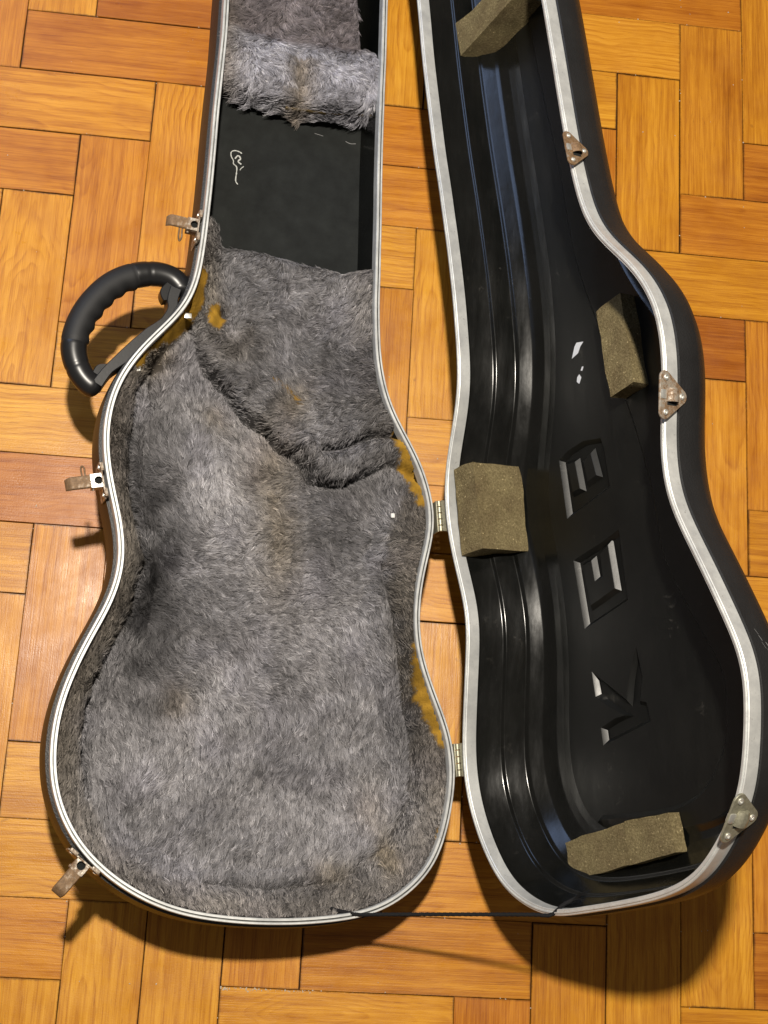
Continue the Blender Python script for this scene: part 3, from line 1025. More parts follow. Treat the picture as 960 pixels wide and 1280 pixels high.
FLOORZ = np.vstack([WALL_L, [(28.0, 31.3), (31.0, 27.5), (32.6, 22.0)], WALL_R[::-1][1:], [(0, 3.2), (-3.5, 1.8), (-30, 0), (-40, 10), (-30, 26), (-22, 22.4), (-18, 24.0), (-15.6, 26)]])
def wall_zone(P):
    d_ = dist_poly(P, FLOORZ, True) * np.where(inside(P, FLOORZ), -1, 1)
    return sstep(-.3, .6, d_ + .5 * vnoise(P[:, 0], P[:, 1], .8, 10))
def fur_n(P):
    t, s = P[:, 0], P[:, 1]
    ins = inside(P, CBI)
    d = dist_poly(P, CBI, True) * np.where(ins, 1, -1)
    nz = 0.38 * vnoise(t, s, 0.24, 1) + 0.27 * vnoise(t, s, 0.6, 2) + 0.07 * vnoise(t, s, 1.9, 3)
    floor_ = -4.7 + nz - 0.35 * sstep(10, 25, t) * 0
    wall = -0.7 - 3.3 * np.clip(d / 3.0, 0, 1.9) ** 0.85
    n = np.maximum(floor_, wall)
    n = n - 0.55 * np.exp(-(np.maximum(d - 3.0, 0) / .9) ** 2 * 1.0) * np.exp(-(dist_poly(P, WALL_L) / .30) ** 2) * 2.6
    n = n - 1.25 * np.exp(-(dist_poly(P, WALL_R) / .38) ** 2) * (1 - .45 * sstep(24, 32, t)) + .35 * np.exp(-((dist_poly(P, WALL_R) - 1.1) / .6) ** 2)
    # raised shoulder pad
    inf = inside(P, FLAP)
    dc = dist_poly(P, CREASE) * np.where(inf, 1, -1)
    dc = dc + (.75 * vnoise(t, s, .30, 14) + .35 * vnoise(t, s, .85, 15)) * sstep(2.5, .5, np.abs(dc))
    up_ = 2.0 * sstep(-0.2, 0.8, dc) + 0.45 * np.exp(-((dc - 1.6) / 1.2) ** 2) - 1.5 * np.exp(-(dc / .33) ** 2)
    fold = 1 - np.abs(vnoise(t * .8 + s * .6, s * .8 - t * .6, 0.30, 3))
    pad = -4.9 + up_ + nz + .55 * (fold ** 3 - .3) * sstep(-24, -18, t)
    body = n + np.where(inf, 0, -0.9 * np.exp(-(dc / .4) ** 2))
    n = np.where(dc > -0.35, np.maximum(np.where(inf, np.minimum(pad, np.maximum(wall, pad)), body), np.where(inf, np.minimum(wall, -0.9), -99)), body)
    n = np.where(inf, np.maximum(np.minimum(pad, -0.9), np.maximum(wall, pad)), n)
    n = n - 1.3 * np.exp(-(dist_poly(P, ROLL2) / .33) ** 2) + 0.5 * np.exp(-((dist_poly(P, ROLL2) - 1.3) / .8) ** 2) * (dist_poly(P, ROLL2) < 3)
    n = n - 1.3 * np.exp(-(dist_poly(P, GOUGE) / .55) ** 2) - 0.7 * np.exp(-(dist_poly(P, CR3) / .4) ** 2)
    for a, b, r_, h in PITS:
        n = n - h * np.exp(-((t - a) ** 2 + (s - b) ** 2) / r_ ** 2)
    # upper end drops to the felt board
    tops = inside(P, TOPSIDE)
    dt = dist_poly(P, FURTOP) * np.where(tops, -1, 1)
    n = np.where(dt < 0.8, n - (2.8) * sstep(0.55, -0.45, dt), n)
    n = np.minimum(n, -0.35)
    return np.maximum(n, -6.1), d, dt

def lin_color(P):
    t, s = P[:, 0], P[:, 1]
    base = np.array((0.258, 0.250, 0.260))
    c = np.tile(base, (len(P), 1))
    k = 1.0 + 0.26 * vnoise(t, s, 0.16, 5) + 0.15 * vnoise(t, s, 0.45, 6) + 0.10 * vnoise(t, s, 1.5, 7)
    def blob(a, b, ra, rb, amt, ang=0):
        ca, sa = math.cos(ang), math.sin(ang)
        x, y = (t - a) * ca + (s - b) * sa, -(t - a) * sa + (s - b) * ca
        q = x * x / ra ** 2 + y * y / rb ** 2 + 0.35 * vnoise(t, s, .5, 9)
        return amt * np.exp(-np.clip(q, 0, None))
    # darker violet-grey worn patches
    k *= 1 - blob(2.0, 25.2, 8.5, 3.2, .66) - blob(11.0, 28.0, 6.0, 3.4, .64) - blob(1.0, 9.6, 3.2, 2.8, .45) - blob(-6, 27.0, 4, 1.6, .3)
    k *= 1 - blob(-12, 6.0, 6.0, 3.0, .40) - blob(-15, 17, 3, 3, .25) - blob(18, 4, 9, 1.2, .25)
    k *= 1 + blob(-4, 20, 6, 3.5, .34) + blob(14, 15, 8, 6, .16) + blob(22, 22, 5, 5, .12)
    br = blob(-6.1, 15.0, 3.8, 2.4, .8) + blob(1.5, 14.2, 5.0, 2.2, .75) + blob(-17, 18, 3, 2.5, .35) + blob(16.4, 24.8, 1.8, 1.6, .6) + blob(31.2, 6.3, 1.6, 1.0, .9) + blob(27.0, 7.0, 2.2, 1.6, .6) + blob(32.6, 11.8, 1.2, 2.4, .7) + blob(-11.8, 12.6, 2.6, 1.4, .9, .7) + blob(-15.5, 26.0, 2.2, 1.6, .8) + blob(-10.0, 20.0, 1.6, 1.6, .6) + blob(-22, 20.5, 4.5, 1.2, .55)
    d = dist_poly(P, CBI, True)
    wz = wall_zone(P)
    lowf = 1 - .6 * sstep(20, 29, t)
    br = br + 0.30 * sstep(2.6, 0.3, d) + .45 * wz * lowf
    k = k * (1 - .22 * wz * lowf)
    br = np.clip(br, 0, 1)[:, None]
    c = c * (1 - br) + np.array((0.235, 0.200, 0.155)) * br
    k = k * (1 - .16 * inside(P, FLAP))
    c[:, 2] += 0.012 * np.clip(vnoise(t, s, .35, 11), 0, 1)
    return c * k[:, None], br[:, 0]

def bare(P):
    """1 where the pile is gone and the glued board shows"""
    b = np.zeros(len(P))
    for q in ORANGE:
        dd_ = dist_poly(P, q, True) * np.where(inside(P, q), 1, -1)
        b = np.maximum(b, sstep(-0.14, 0.14, dd_ + 0.16 * vnoise(P[:, 0], P[:, 1], 1.4, 13) + 0.14 * vnoise(P[:, 0], P[:, 1], 5, 12)))
    dd_ = dist_poly(P, [(-13.99,14.6),(-13.0,13.4),(-11.5,12.2)])
    return np.maximum(b, 0.55 * sstep(0.55, 0.1, dd_))

def grid_surface(name, fn, t0, t1, s0, s1, step, keep_fn, color_fn, parent, mat, label=None):
    ts, ss = np.arange(t0, t1 + 1e-6, step), np.arange(s0, s1 + 1e-6, step)
    T, S = np.meshgrid(ts, ss, indexing='ij')
    P = np.c_[T.ravel(), S.ravel()]
    n, *rest = fn(P)
    kp = keep_fn(P, n, rest).reshape(T.shape)
    q = kp[:-1, :-1] & kp[1:, :-1] & kp[:-1, 1:] & kp[1:, 1:]
    idx = np.arange(P.shape[0]).reshape(T.shape)
    F = np.stack([idx[:-1, :-1][q], idx[1:, :-1][q], idx[1:, 1:][q], idx[:-1, 1:][q]], 1)
    used = np.unique(F)
    remap = np.full(len(P), -1); remap[used] = np.arange(len(used))
    F = remap[F]
    ob = link_mesh(name, WB(P[used, 0], P[used, 1], n[used]), F, mat, parent, smooth=80, label=label)
    me = ob.data
    col = color_fn(P[used])
    at = me.attributes.new('col', 'FLOAT_COLOR', 'POINT')
    at.data.foreach_set('color', np.c_[col, np.ones(len(col))].astype(np.float32).ravel())
    return ob, (ts, ss, n.reshape(T.shape), kp)

def lining_color(P):
    c, br = lin_color(P)
    c = c * 0.30
    b = bare(P)[:, None]
    w = 1 + 0.35 * vnoise(P[:, 0], P[:, 1], 1.6, 15)[:, None]
    return c * (1 - b) + np.array((0.30, 0.168, 0.022)) * w * b

def pile(name, grid, parent, count, length, color_fn, comb, mask_fn, rad=0.00021, lift=0.55, clump=0.42, label=None, len_fn=None):
    ts, ss, Nn, kp = grid
    dt_, ds_ = ts[1] - ts[0], ss[1] - ss[0]
    gt, gs = np.gradient(Nn, dt_, ds_)
    def samp(A_, t, s):
        x = np.clip((t - ts[0]) / dt_, 0, len(ts) - 1.001); y = np.clip((s - ss[0]) / ds_, 0, len(ss) - 1.001)
        i, j = x.astype(int), y.astype(int); fx, fy = x - i, y - j
        return (A_[i, j] * (1 - fx) + A_[i + 1, j] * fx) * (1 - fy) + (A_[i, j + 1] * (1 - fx) + A_[i + 1, j + 1] * fx) * fy
    t = rng.uniform(ts[0], ts[-1], count); s = rng.uniform(ss[0], ss[-1], count)
    P = np.c_[t, s]
    ok = (samp(kp.astype(float), t, s) > 0.99) & mask_fn(P)
    P = P[ok]; t, s = P[:, 0], P[:, 1]
    m_ = len(P)
    # clump cells
    cs = clump
    jt = 0.5 * cs * vnoise(t, s, 1.7, 16); js = 0.5 * cs * vnoise(t, s, 1.7, 17)
    ci, cj = np.floor((t + jt) / cs).astype(int), np.floor((s + js) / cs).astype(int)
    h = (ci * 7349 + cj * 9151) % 65536
    tab = rng.random((65536, 4))
    rc = tab[h]
    cen = np.c_[(ci + 0.5 + (rc[:, 0] - .5) * .6) * cs, (cj + 0.5 + (rc[:, 1] - .5) * .6) * cs]
    ang = comb(P) + (rc[:, 2] - .5) * 0.85 + rng.normal(0, .24, m_)
    L = length * (0.72 + 0.35 * rc[:, 3]) * rng.uniform(.7, 1.12, m_)
    if len_fn is not None:
        L = L * len_fn(P)
    dirs = np.c_[np.cos(ang), np.sin(ang)]
    n0 = samp(Nn, t, s); g0, g1 = samp(gt, t, s), samp(gs, t, s)
    nrm = np.c_[-g0, -g1, np.ones(m_)]
    nrm[:, :2] = np.clip(nrm[:, :2], -1.2, 1.2)
    nrm /= np.linalg.norm(nrm, axis=1)[:, None]
    d3 = np.c_[dirs, np.zeros(m_)]
    d3 = d3 - nrm * (d3 * nrm).sum(1)[:, None]
    d3 /= np.linalg.norm(d3, axis=1)[:, None]
    root = np.c_[t, s, n0 - 0.02]
    lf = lift * rng.uniform(.6, 1.3, m_)
    pull = np.c_[cen - P, np.zeros(m_)] * 0.55
    K = 5
    pts = np.empty((m_, K, 3))
    for k in range(K):
        u_ = k / (K - 1)
        bend = u_ ** 1.6
        along = L * (0.86 * u_ * (0.35 + 0.65 * u_))
        rise = L * lf * (u_ - 0.45 * u_ * u_)
        pts[:, k] = root + d3 * along[:, None] + nrm * rise[:, None] + pull * (u_ ** 1.3)
    pts[:, 1:, :] += rng.normal(0, .018, (m_, K - 1, 3))
    W = WB(pts[:, :, 0].ravel(), pts[:, :, 1].ravel(), pts[:, :, 2].ravel())
    origin = world_loc(parent)
    hc = bpy.data.hair_curves.new(name)
    hc.add_curves([K] * m_)
    hc.attributes['position'].data.foreach_set('vector', (W - origin).astype(np.float32).ravel())
    ra = hc.attributes.get('radius') or hc.attributes.new('radius', 'FLOAT', 'POINT')
    prof = np.array([1.0, 0.95, 0.8, 0.55, 0.2])[None, :] * rad * rng.uniform(.6, 1.35, m_)[:, None]
    ra.data.foreach_set('value', prof.astype(np.float32).ravel())
    c, br = color_fn(P)
    tone = (0.52 + 0.62 * rc[:, 3] + 0.55 * rng.random(m_) ** 2)
    c = c * tone[:, None]
    # a share of nearly white and of dark hairs
    wv = rng.random(m_)
    c = np.where((wv > .93)[:, None], c * 1.9, c)
    c = np.where((wv < .10)[:, None], c * .45, c)
    at = hc.attributes.new('col', 'FLOAT_COLOR', 'CURVE')
    at.data.foreach_set('color', np.c_[np.clip(c, 0, .9), np.ones(m_)].astype(np.float32).ravel())
    hc.materials.append(M_FUR)
    ob = bpy.data.objects.new(name, hc)
    COL.objects.link(ob)
    ob.parent = parent
    ob['kind'] = 'stuff'
    if label: ob['label'] = label
    return ob

lining, LG = grid_surface("fur_lining", fur_n, -31.0, 36.6, -0.6, 37.0, 0.2,
                          lambda P, n, r: (r[0] > -0.18) & (r[1] > -0.7), lining_color, case, M_LINING)

def comb_body(P):
    t, s = P[:, 0], P[:, 1]
    a = 2.55 + 1.1 * vnoise(t, s, 0.12, 18) + 0.75 * vnoise(t, s, 0.34, 19) + 0.4 * vnoise(t, s, 1.0, 20)
    low = sstep(14, 24, t)
    a = a * (1 - low) + low * (3.35 + 0.45 * vnoise(t, s, 0.25, 21) + 0.4 * vnoise(t, s, .8, 22))
    a = a + np.where(inside(P, FLAP), -1.6 + 0.9 * vnoise(t, s, .3, 23), 0)
    return a
def body_mask(P):
    b = bare(P)
    for q, w in ((CREASE[2:-1], .22), (ROLL2, .2), (GOUGE, .35), (CR3, .25), (WALL_L, .16), (WALL_R[:8], .12)):
        b = np.maximum(b, .85 * sstep(w, w * .4, dist_poly(P, q) + .12 * vnoise(P[:, 0], P[:, 1], 1.5, 14)))
    for a, c_, r_, h in PITS:
        b = np.maximum(b, sstep(r_ * .8, r_ * .45, np.hypot(P[:, 0] - a, P[:, 1] - c_)))
    return rng.random(len(P)) > b
def body_len(P):
    k = np.ones(len(P))
    for q in (CREASE[2:-1], ROLL2, GOUGE, CR3):
        k = np.minimum(k, .38 + .62 * sstep(.1, 1.1, dist_poly(P, q)))
    k = np.minimum(k, .55 + .45 * sstep(.05, .7, dist_poly(P, WALL_L)))
    k = np.minimum(k, .6 + .4 * sstep(.05, .7, dist_poly(P, WALL_R)))
    k = np.minimum(k, .7 + .3 * (1 - wall_zone(P)))
    for q in ORANGE:
        k = np.minimum(k, .25 + .75 * sstep(0, 1.0, dist_poly(P, q, True)))
    return k
pile("fur_pile", LG, lining, 340000, 0.92, lin_color, comb_body, body_mask, lift=.40, len_fn=body_len)

# ---- felt board of the neck channel with a chalk scribble
def slab(poly, n0, n1, name, mat, parent, label=None):
    P = np.array(poly, float)
    v, f = prism(P, n0, n1, 0.05)
    return link_mesh(name, WB(v[:, 0], v[:, 1], v[:, 2]), f, mat, parent, smooth=25, label=label)
felt = slab([(-50.5, 17.9), (-50.5, 2.3), (-44.0, 2.75), (-24.0, 4.4), (-23.5, 21.2), (-27.5, 21.3), (-44.0, 18.9)], -5.6, -4.9, "neck_board", M_FELT, case, "black felt covered board in the neck channel")
def ribbon(path, w, n, seed):
    P = resample(catmull(path, False, 8), 40, False)
    d = np.gradient(P, axis=0); d /= np.linalg.norm(d, axis=1)[:, None]
    nn = np.stack([-d[:, 1], d[:, 0]], 1)
    r_ = np.random.default_rng(seed)
    ww = 0.62 * w * (0.7 + 0.6 * r_.random(len(P)))
    a, b = P + nn * ww[:, None], P - nn * ww[:, None]
    v = np.vstack([np.c_[a, np.full(len(P), n)], np.c_[b, np.full(len(P), n)]])
    k = len(P)
    return v, [(i, i + 1, k + i + 1, k + i) for i in range(k - 1)]
rb = [ribbon([(-38.45,16.45),(-38.63,16.77),(-38.69,17.21),(-38.48,17.54),(-38.03,17.56),(-37.57,17.35),(-37.23,17.37),(-36.92,17.06),(-36.3,17.09),(-35.4,17.22),(-35.01,17.01)], .085, -4.888, 1),
      ribbon([(-37.8,17.19),(-38.17,16.85),(-37.85,16.61),(-37.55,16.88),(-37.24,16.57)], .11, -4.886, 2),
      ribbon([(-36.58,16.73),(-36.8,16.6),(-37.03,16.32)], .06, -4.888, 3)]
v, f = join(rb)
link_mesh("chalk_scribble", WB(v[:, 0], v[:, 1], v[:, 2]), f, M_CHALK, felt, label="small white chalk scribble on the black felt")

for q, w_ in (([(-41.5, 8.7), (-41.4, 8.2), (-41.3, 7.8)], .04), ([(-40.95, 5.4), (-40.75, 4.9), (-40.8, 4.3)], .05)):
    v, f = ribbon(q, w_, -4.888, 4)
    link_mesh("scuff", WB(v[:, 0], v[:, 1], v[:, 2]), f, M_SCUFF, felt)

# ---- fur covered neck rest and the furry compartment behind it
PLOW = np.array([(-45.0,20.2),(-45.0,19.0),(-43.9,17.6),(-43.2,14.6),(-42.7,12.0),(-42.5,8.0),(-42.7,4.6),(-43.0,1.5)])
def rest_n(P):
    t, s = P[:, 0], P[:, 1]
    low = np.interp(-s, -PLOW[:, 1], PLOW[:, 0])
    u_ = low - t                      # distance up from the lower edge
    n = -2.3 + 1.35 * np.sqrt(np.clip(1 - ((u_ - 3.2) / 4.0) ** 2, 0, 1)) + .22 * vnoise(t, s, .5, 4) + .12 * vnoise(t, s, 1.2, 8)
    back = -2.9 + .15 * vnoise(t, s, .5, 12)
    n = np.where(u_ > 3.2, np.maximum(n, back), n)
    n = n - 0.7 * np.exp(-(dist_poly(P, [(-47.5, 11.0), (-42.5, 10.6)]) / .9) ** 2)
    n = np.where(u_ < .35, n - 2.2 * sstep(.35, -.25, u_), n)
    return n, u_, dist_poly(P, CBI, True) * np.where(inside(P, CBI), 1, -1)
def rest_color(P):
    t, s = P[:, 0], P[:, 1]
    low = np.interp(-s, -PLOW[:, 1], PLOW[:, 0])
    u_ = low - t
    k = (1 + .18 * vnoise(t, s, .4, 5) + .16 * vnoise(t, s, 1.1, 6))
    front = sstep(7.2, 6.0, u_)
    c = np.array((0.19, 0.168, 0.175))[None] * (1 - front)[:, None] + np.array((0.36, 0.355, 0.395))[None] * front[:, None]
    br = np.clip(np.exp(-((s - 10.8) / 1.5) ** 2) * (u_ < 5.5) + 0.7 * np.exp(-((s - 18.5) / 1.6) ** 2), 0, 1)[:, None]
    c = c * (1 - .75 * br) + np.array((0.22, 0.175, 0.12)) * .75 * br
    return c * k[:, None], br[:, 0]
rest, RG = grid_surface("neck_rest", rest_n, -70.0, -41.8, 0.4, 20.6, 0.28,
                        lambda P, n, r: (r[1] > -.2) & (r[0] > -0.45) & ((P[:, 1] > 3.9) | (r[0] < 6.8)),
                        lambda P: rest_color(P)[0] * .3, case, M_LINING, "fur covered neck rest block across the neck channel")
def comb_rest(P):
    return 0.3 + 1.6 * vnoise(P[:, 0], P[:, 1], .25, 18) + .8 * vnoise(P[:, 0], P[:, 1], .9, 19)
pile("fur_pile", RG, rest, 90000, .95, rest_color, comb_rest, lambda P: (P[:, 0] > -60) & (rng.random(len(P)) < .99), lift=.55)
slab([(-43.4, 12.4), (-43.1, 10.2), (-43.1, 9.6), (-43.0, 2.6), (-42.75, 2.6), (-42.7, 5.0), (-42.5, 8.0), (-42.6, 12.3)], -2.75, -2.4, "rest_board", M_BOARD, rest)
slab([(-44.6, 18.2), (-43.0, 12.0), (-42.9, 2.5), (-43.6, 2.5), (-44.2, 12.0), (-45.4, 18.4)], -4.9, -2.8, "rest_front", M_FELT, rest)
v, f = box_bevel((-0.98, 3.42, -3.35), (-0.52, 3.80, -3.05), .1)
link_mesh("lint", WB(v[:, 0], v[:, 1], v[:, 2]), f, M_LINT, lining, label="speck of white lint on the grey fur")

# ------------------------------------------------------------------ hardware
def frame_at(C, N, W3, t, s):
    i = int(np.argmin((C[:, 0] - t) ** 2 + (C[:, 1] - s) ** 2))
    o = N[i] / np.linalg.norm(N[i])
    S_, N_ = W3
    out = o[0] * AXU + o[1] * S_
    tan = -o[1] * AXU + o[0] * S_
    if tan @ AXU < 0:
        tan = -tan
    org = A0 + .01 * (C[i, 0] * AXU + C[i, 1] * S_)
    return org, out / np.linalg.norm(out), tan / np.linalg.norm(tan), N_

def rivet(x, y, z, r=.27, h=.09):
    """domed hollow rivet lying on local z"""
    n = 16
    a = np.linspace(0, 2 * np.pi, n, endpoint=False)
    prof = [(r, 0), (r * .95, h * .7), (r * .7, h), (r * .42, h * .85), (r * .34, h * .1)]
    rings = [np.c_[x + p * np.cos(a), y + p * np.sin(a), np.full(n, z + q)] for p, q in prof]
    v, f = loft(rings)
    f.append(tuple((len(prof) - 1) * n + i for i in range(n)))
    return v, f

# draw latches flipped open on the base: local x = outward, y = along the rim, z = out of the case
def latch(t, s, tilt, label, lever_len, loop_side, plate_mat, yaw=0.0, bracket_mat=None):
    bracket_mat = bracket_mat or plate_mat
    org, X, Y, Z = frame_at(CB, NB, (BAS_S, BAS_N), t, s)
    if yaw:
        X, Y = X * math.cos(yaw) + Y * math.sin(yaw), Y * math.cos(yaw) - X * math.sin(yaw)
    L = part_empty("latch", case, org, label)
    def put(name, vf, mat, smooth=35):
        return link_mesh(name, local_to_world(vf[0], org, X, Y, Z), vf[1], mat, L, smooth=smooth)
    # back plate hugging the shell below the rim
    prof = [(-1.7, -2.4), (-1.5, -3.0), (1.5, -3.0), (1.7, -2.4), (1.7, -.5), (1.4, -.12), (-1.4, -.12), (-1.7, -.5)]
    v, f = prism([(p[1], p[0]) for p in prof], 0.28, .42, .03)
    v = v[:, [2, 1, 0]]
    put("back_plate", (v, f), plate_mat)
    # upright tabs beside the rim and the pierced bracket
    v1 = box_bevel((.10, -1.55, -1.2), (.42, -.80, .02), .06)
    v2 = box_bevel((.10, .80, -1.2), (.42, 1.55, .02), .06)
    put("tab", v1, plate_mat); put("tab", v2, plate_mat)
    hole = ring_plate([(.30, -.62), (1.42, .62)], .72, 0.0, .37, -.34, -.18)
    put("bracket", join([hole, box_bevel((.30, -.62, -1.3), (1.42, -.52, -.2), .03), box_bevel((.30, .52, -1.3), (1.42, .62, -.2), .03), box_bevel((1.30, -.62, -1.3), (1.42, .62, -.2), .03)]), bracket_mat)
    put("hole_shade", box_bevel((.32, -.5, -1.25), (1.28, .5, -.62), .03), M_FELT)  # black block added to stand for the shade inside the bracket hole
    # lever tongue
    n = 14
    xs = np.linspace(1.35, 1.35 + lever_len, n)
    q = np.linspace(0, 1, n)
    zz = -.28 + tilt * q - .55 * np.clip((q - .72) / .28, 0, 1) ** 2
    rings = []
    for x, z, k in zip(xs, zz, q):
        w = .60 * (1 - .18 * max(0, (k - .8) / .2) ** 2)
        rings.append(np.array([(x, -w, z - .09), (x, -w * .85, z + .07), (x, 0, z + .10), (x, w * .85, z + .07), (x, w, z - .09), (x, 0, z - .06)]))
    v, f = loft(rings)
    f += [tuple(range(6))[::-1], tuple((n - 1) * 6 + i for i in range(6))]
    put("lever", (v, f), M_RUST)
    v, f = tube([(1.25, -.75, -.75), (1.25, .75, -.75)], .13, 10)
    put("pivot_pin", (v, f), M_RUST2)
    # wire loop hanging from the lever
    if loop_side:
        sg = loop_side
        pth = catmull([(1.75, sg * .2, -.55), (1.78, sg * .75, -.5), (1.72, sg * 1.35, -.72), (1.86, sg * 1.62, -.95), (2.02, sg * 1.30, -.75), (2.05, sg * .7, -.5), (2.05, sg * .2, -.55)], False, 6)
        put("wire_loop", tube(pth, .085, 8), M_RUST)
    v = rivet(0, 0, 0, .24, .1)
    for yy in (-1.28, 1.28):
        vv_, ff_ = rivet(0, 0, 0, .22, .1)
        vv_ = np.c_[vv_[:, 2] + .42, vv_[:, 0] + yy, vv_[:, 1] - .75]
        put("rivet", (vv_, ff_), M_PLATED)
    return L
latch(-28.2, 21.75, .10, "upper latch with a rusty lever and hanging wire loop", 2.0, 1, M_RUST2)
latch(-3.0, 31.2, .05, "middle latch with a white pierced bracket and rusty lever", 2.25, -1, M_RUST2, 0.0, M_PLATED)
latch(29.3, 33.6, -.10, "lower latch with a smooth brown lever near the wide end", 2.3, 0, M_RUST2, .12)

# catches on the lid's outer wall: local x = along rim, y = towards the lid top, z = outward
def catch(t, s, label, mat, big=1.0, turn=0.0):
    org, O, T, N_ = frame_at(CL, NL, (LID_S, LID_N), t, s)
    X, Y, Z = T, -N_, O
    L = part_empty("latch_catch", case, org, label)
    def put(name, vf, m_, smooth=35):
        v = np.array(vf[0]) * [big, big, 1]
        return link_mesh(name, local_to_world(v, org, X, Y, Z), vf[1], m_, L, smooth=smooth)
    tri = [(-1.35, -.45), (0, 1.2), (1.35, -.45)]
    P = []
    for (cx, cy), a0, a1, r_ in ((tri[0], 140, 270, .55), (tri[2], -90, 40, .55), (tri[1], 30, 150, .62)):
        for a in np.linspace(math.radians(a0), math.radians(a1), 9):
            P.append((cx + r_ * math.cos(a), cy + r_ * math.sin(a)))
    v, f = prism(P, .24, .40, .05)
    put("catch_plate", (v, f), mat)
    # raised hood with an open slot
    n = 10
    a = np.linspace(0, math.pi, n)
    rings = []
    for x, r_ in ((-.62, .10), (-.55, .34), (-.2, .46), (.30, .46), (.52, .44)):
        rings.append(np.array([(x, .25 - .62 * math.cos(b) * (r_ + .5), .38 + r_ * 1.1 * math.sin(b)) for b in a]))
    v, f = loft(rings, False)
    rings2 = [r_ * [.98, 1, 1] - [0, 0, .07] for r_ in rings]
    v2, f2 = loft(rings2, False)
    put("hood", join([(v, f), (v2, f2)]), mat)
    put("slot", box_bevel((.30, -.25, .385), (.78, .75, .41), .01), M_FELT)
    v, f = box_bevel((-.42, -.95, .10), (.36, -.35, .52), .16)
    put("knob", (v, f), M_PLATED)
    for x, y in ((-1.35, -.42), (0, 1.25), (1.35, -.42)):
        put("rivet", rivet(x, y, .395, .25, .12), M_PLATED)
    return L
catch(-26.9, 23.2, "upper catch of brown rusty steel with pale rivets", M_RUST, .88)
catch(-2.5, 31.3, "middle catch of speckled rusty steel with pale rivets", M_RUST2, 1.0)
catch(29.6, 33.0, "lower catch of greenish tarnished steel near the wide end", M_BRASS, 1.05)

# piano hinges between the shells
def hinge(t, label):
    org = WB(t, 0.0, 0.0) if False else A0 + .01 * t * AXU
    i = int(np.argmin((CB[:, 0] - t) ** 2 + (CB[:, 1] - 0.2) ** 2))
    L = part_empty("hinge", case, org, label)
    X = AXU; Z = np.array((0, 0, 1.0)); Y = np.cross(Z, X)
    for k in range(5):
        x0 = -1.5 + k * .6
        v, f = tube([(x0 + .02, 0, 0), (x0 + .06, 0, 0), (x0 + .54, 0, 0), (x0 + .58, 0, 0)], [.17, .22, .22, .17], 14)
        v = v - [0, 0, .1]
        link_mesh("knuckle", local_to_world(v, org, X, Y, Z), f, M_BRASS, L, smooth=35)
    for S_, N_, nm in ((BAS_S, BAS_N, "leaf"), (LID_S, LID_N, "leaf")):
        v, f = box_bevel((-1.5, .0, -1.6), (1.5, .10, -.1), .03)
        v = v + [0, .18 if nm == "leaf" else 0, 0]
        link_mesh(nm, local_to_world(v, org, AXU, S_, N_), f, M_BRASS, L, smooth=35)
hinge(0.0, "upper hinge with ribbed plated knuckles")
hinge(22.86, "lower hinge with ribbed plated knuckles")

# ---- carrying handle
HN = -3.0
hp = catmull([(-22.0,23.3),(-22.9,23.55),(-23.7,24.4),(-24.0,25.9),(-23.65,27.9),(-22.55,29.95),(-20.67,31.75),(-18.47,33.0),(-16.17,33.55),(-14.2,33.15),(-12.9,32.3),(-12.2,31.2)], False, 14)
hp = resample(hp, 120, False)
handle = part_empty("handle", case, WB(-18.5, 29.0, HN), "black carrying handle with a thick finger-grooved grip")
hd = np.gradient(hp, axis=0); hd /= np.linalg.norm(hd, axis=1)[:, None]
hin = np.stack([-hd[:, 1], hd[:, 0]], 1)
if hin[60] @ (np.array((-18, 28.0)) - hp[60]) < 0:
    hin = -hin
def grip_mesh(i0, i1, seg=22):
    rings = []
    q = np.linspace(0, 1, 120)
    for i in range(i0, i1):
        x = q[i]
        r_ = 1.12 + 0.18 * math.sin(math.pi * np.clip((x - .05) / .9, 0, 1)) ** 1.2
        for g in (.205, .275, .735, .85):
            r_ -= .06 * math.exp(-((x - g) / .006) ** 2)
        if x < .035: r_ *= math.sqrt(max(.05, 1 - ((.035 - x) / .035) ** 2 * .7))
        if x > .955: r_ *= math.sqrt(max(.05, 1 - ((x - .955) / .045) ** 2))
        bumpf = 0.10 * math.sin((x - .28) * 2 * math.pi * 12) * (1 if .28 < x < .73 else 0)
        ring = []
        for a in np.linspace(0, 2 * np.pi, seg, endpoint=False):
            ca, sa = math.cos(a), math.sin(a)
            rr = r_ + max(0, ca) ** 3 * bumpf
            p = hp[i] + hin[i] * rr * ca
            ring.append(WB(p[0], p[1], HN + rr * .92 * sa))
        rings.append(np.array(ring))
    v, f = loft(rings)
    f += [tuple(range(seg))[::-1], tuple((len(rings) - 1) * seg + i for i in range(seg))]
    return v, f
v, f = grip_mesh(0, 33)
link_mesh("grip_end", v, f, M_GRIP_END, handle, smooth=50)
v, f = grip_mesh(32, 89)
link_mesh("grip_sleeve", v, f, M_GRIP, handle, smooth=50)
v, f = grip_mesh(88, 120)
link_mesh("grip_end", v, f, M_GRIP_END, handle, smooth=50)
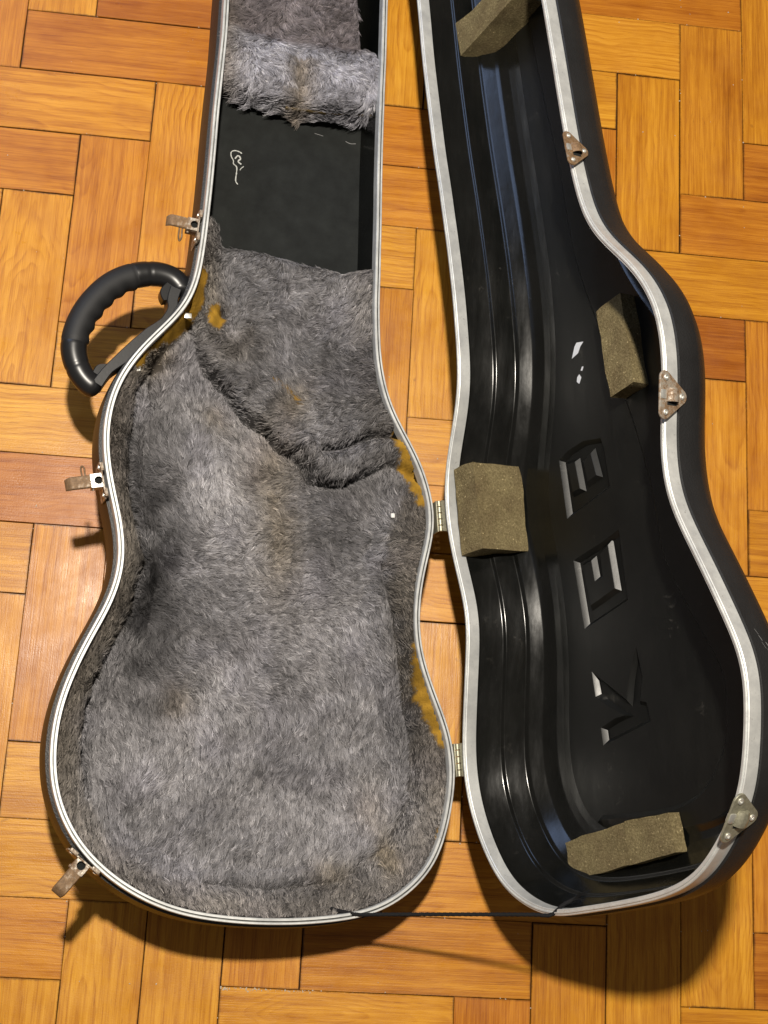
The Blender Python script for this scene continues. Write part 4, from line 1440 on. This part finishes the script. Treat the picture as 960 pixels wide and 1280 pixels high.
def bar(path, wid, n0, n1, name, mat, parent):
    P = resample(catmull(path, False, 8), 50, False)
    d = np.gradient(P, axis=0); d /= np.linalg.norm(d, axis=1)[:, None]
    nn = np.stack([-d[:, 1], d[:, 0]], 1)
    w = np.interp(np.linspace(0, 1, 50), np.linspace(0, 1, len(wid)), wid)
    rings = []
    for i in range(50):
        a, b = P[i] + nn[i] * w[i], P[i] - nn[i] * w[i]
        a2, b2 = P[i] + nn[i] * (w[i] - .08), P[i] - nn[i] * (w[i] - .08)
        rings.append(np.array([WB(a[0], a[1], n0), WB(a[0], a[1], n1 - .1), WB(a2[0], a2[1], n1), WB(b2[0], b2[1], n1), WB(b[0], b[1], n1 - .1), WB(b[0], b[1], n0)]))
    v, f = loft(rings)
    f += [tuple(range(6))[::-1], tuple(49 * 6 + i for i in range(6))]
    return link_mesh(name, v, f, mat, parent, smooth=30)
bar([(-22.3,24.1),(-21.2,24.45),(-20.2,24.5),(-19.0,25.3),(-17.4,26.9),(-15.2,29.2),(-13.9,30.6),(-12.5,31.6)], [.55, .5, .35, .62, .66, .6, .45, .5], -3.9, -2.0, "handle_bracket", M_BRACKET, handle)
bar([(-22.7,24.5),(-21.9,25.0),(-21.2,24.9)], [.5, .6, .4], -3.6, -2.3, "handle_lug", M_GRIP_END, handle)
bar([(-13.5,31.6),(-14.0,31.2),(-14.1,30.6)], [.45, .55, .5], -3.6, -2.3, "handle_lug", M_GRIP_END, handle)
v, f = box_bevel((-.25, -.35, -.1), (.25, .35, .1), .06)
for (t, s) in ((-19.3, 23.2), (-13.9, 28.1)):
    link_mesh("mounting_bolt", WB(v[:, 0] + t, v[:, 1] + s, v[:, 2] - 1.35), f, M_PLATED, handle, smooth=30)

# ---- stay cord between the two shells at the wide end
pA = WB(35.0, 12.5, -1.2); pB = WB(35.75, 8.8, .13); pC = WL(36.35, 11.6, .12); pD = WL(35.0, 13.6, -1.4)
path = [pA, WB(35.6, 10.6, .05), pB]
for k in range(1, 12):
    u_ = k / 12
    path.append(pB * (1 - u_) + pC * u_ + np.array((0, 0, -.006 * 4 * u_ * (1 - u_))))
path += [pC, WL(35.6, 12.6, -.4), pD]
path = np.array(path)
P3 = resample(catmull(path, False, 8), 170, False)
strands = []
T = np.gradient(P3, axis=0); T /= np.linalg.norm(T, axis=1)[:, None]
Xn = np.cross(T, (0, 0, 1.0)); Xn /= np.linalg.norm(Xn, axis=1)[:, None]
Yn = np.cross(T, Xn)
for k in range(3):
    a = np.linspace(0, 2 * np.pi * 42, len(P3)) + k * 2 * np.pi / 3
    strands.append(tube(P3 + (Xn * np.cos(a)[:, None] + Yn * np.sin(a)[:, None]) * .0009, .00105, 6))
fr = random.Random(3)
for k in range(14):
    d = np.array((fr.uniform(-1, 1), fr.uniform(-1, 1), fr.uniform(-.3, 1))) * .006
    strands.append(tube([P3[-1 - fr.randrange(10)], P3[-1] + d * .6 + LID_S * .003, P3[-1] + d + LID_S * .007], .0003, 4))
v, f = join(strands)
link_mesh("stay_cord", v, f, M_CORD, case, smooth=60, label="thin black twisted cord holding the lid from falling open")
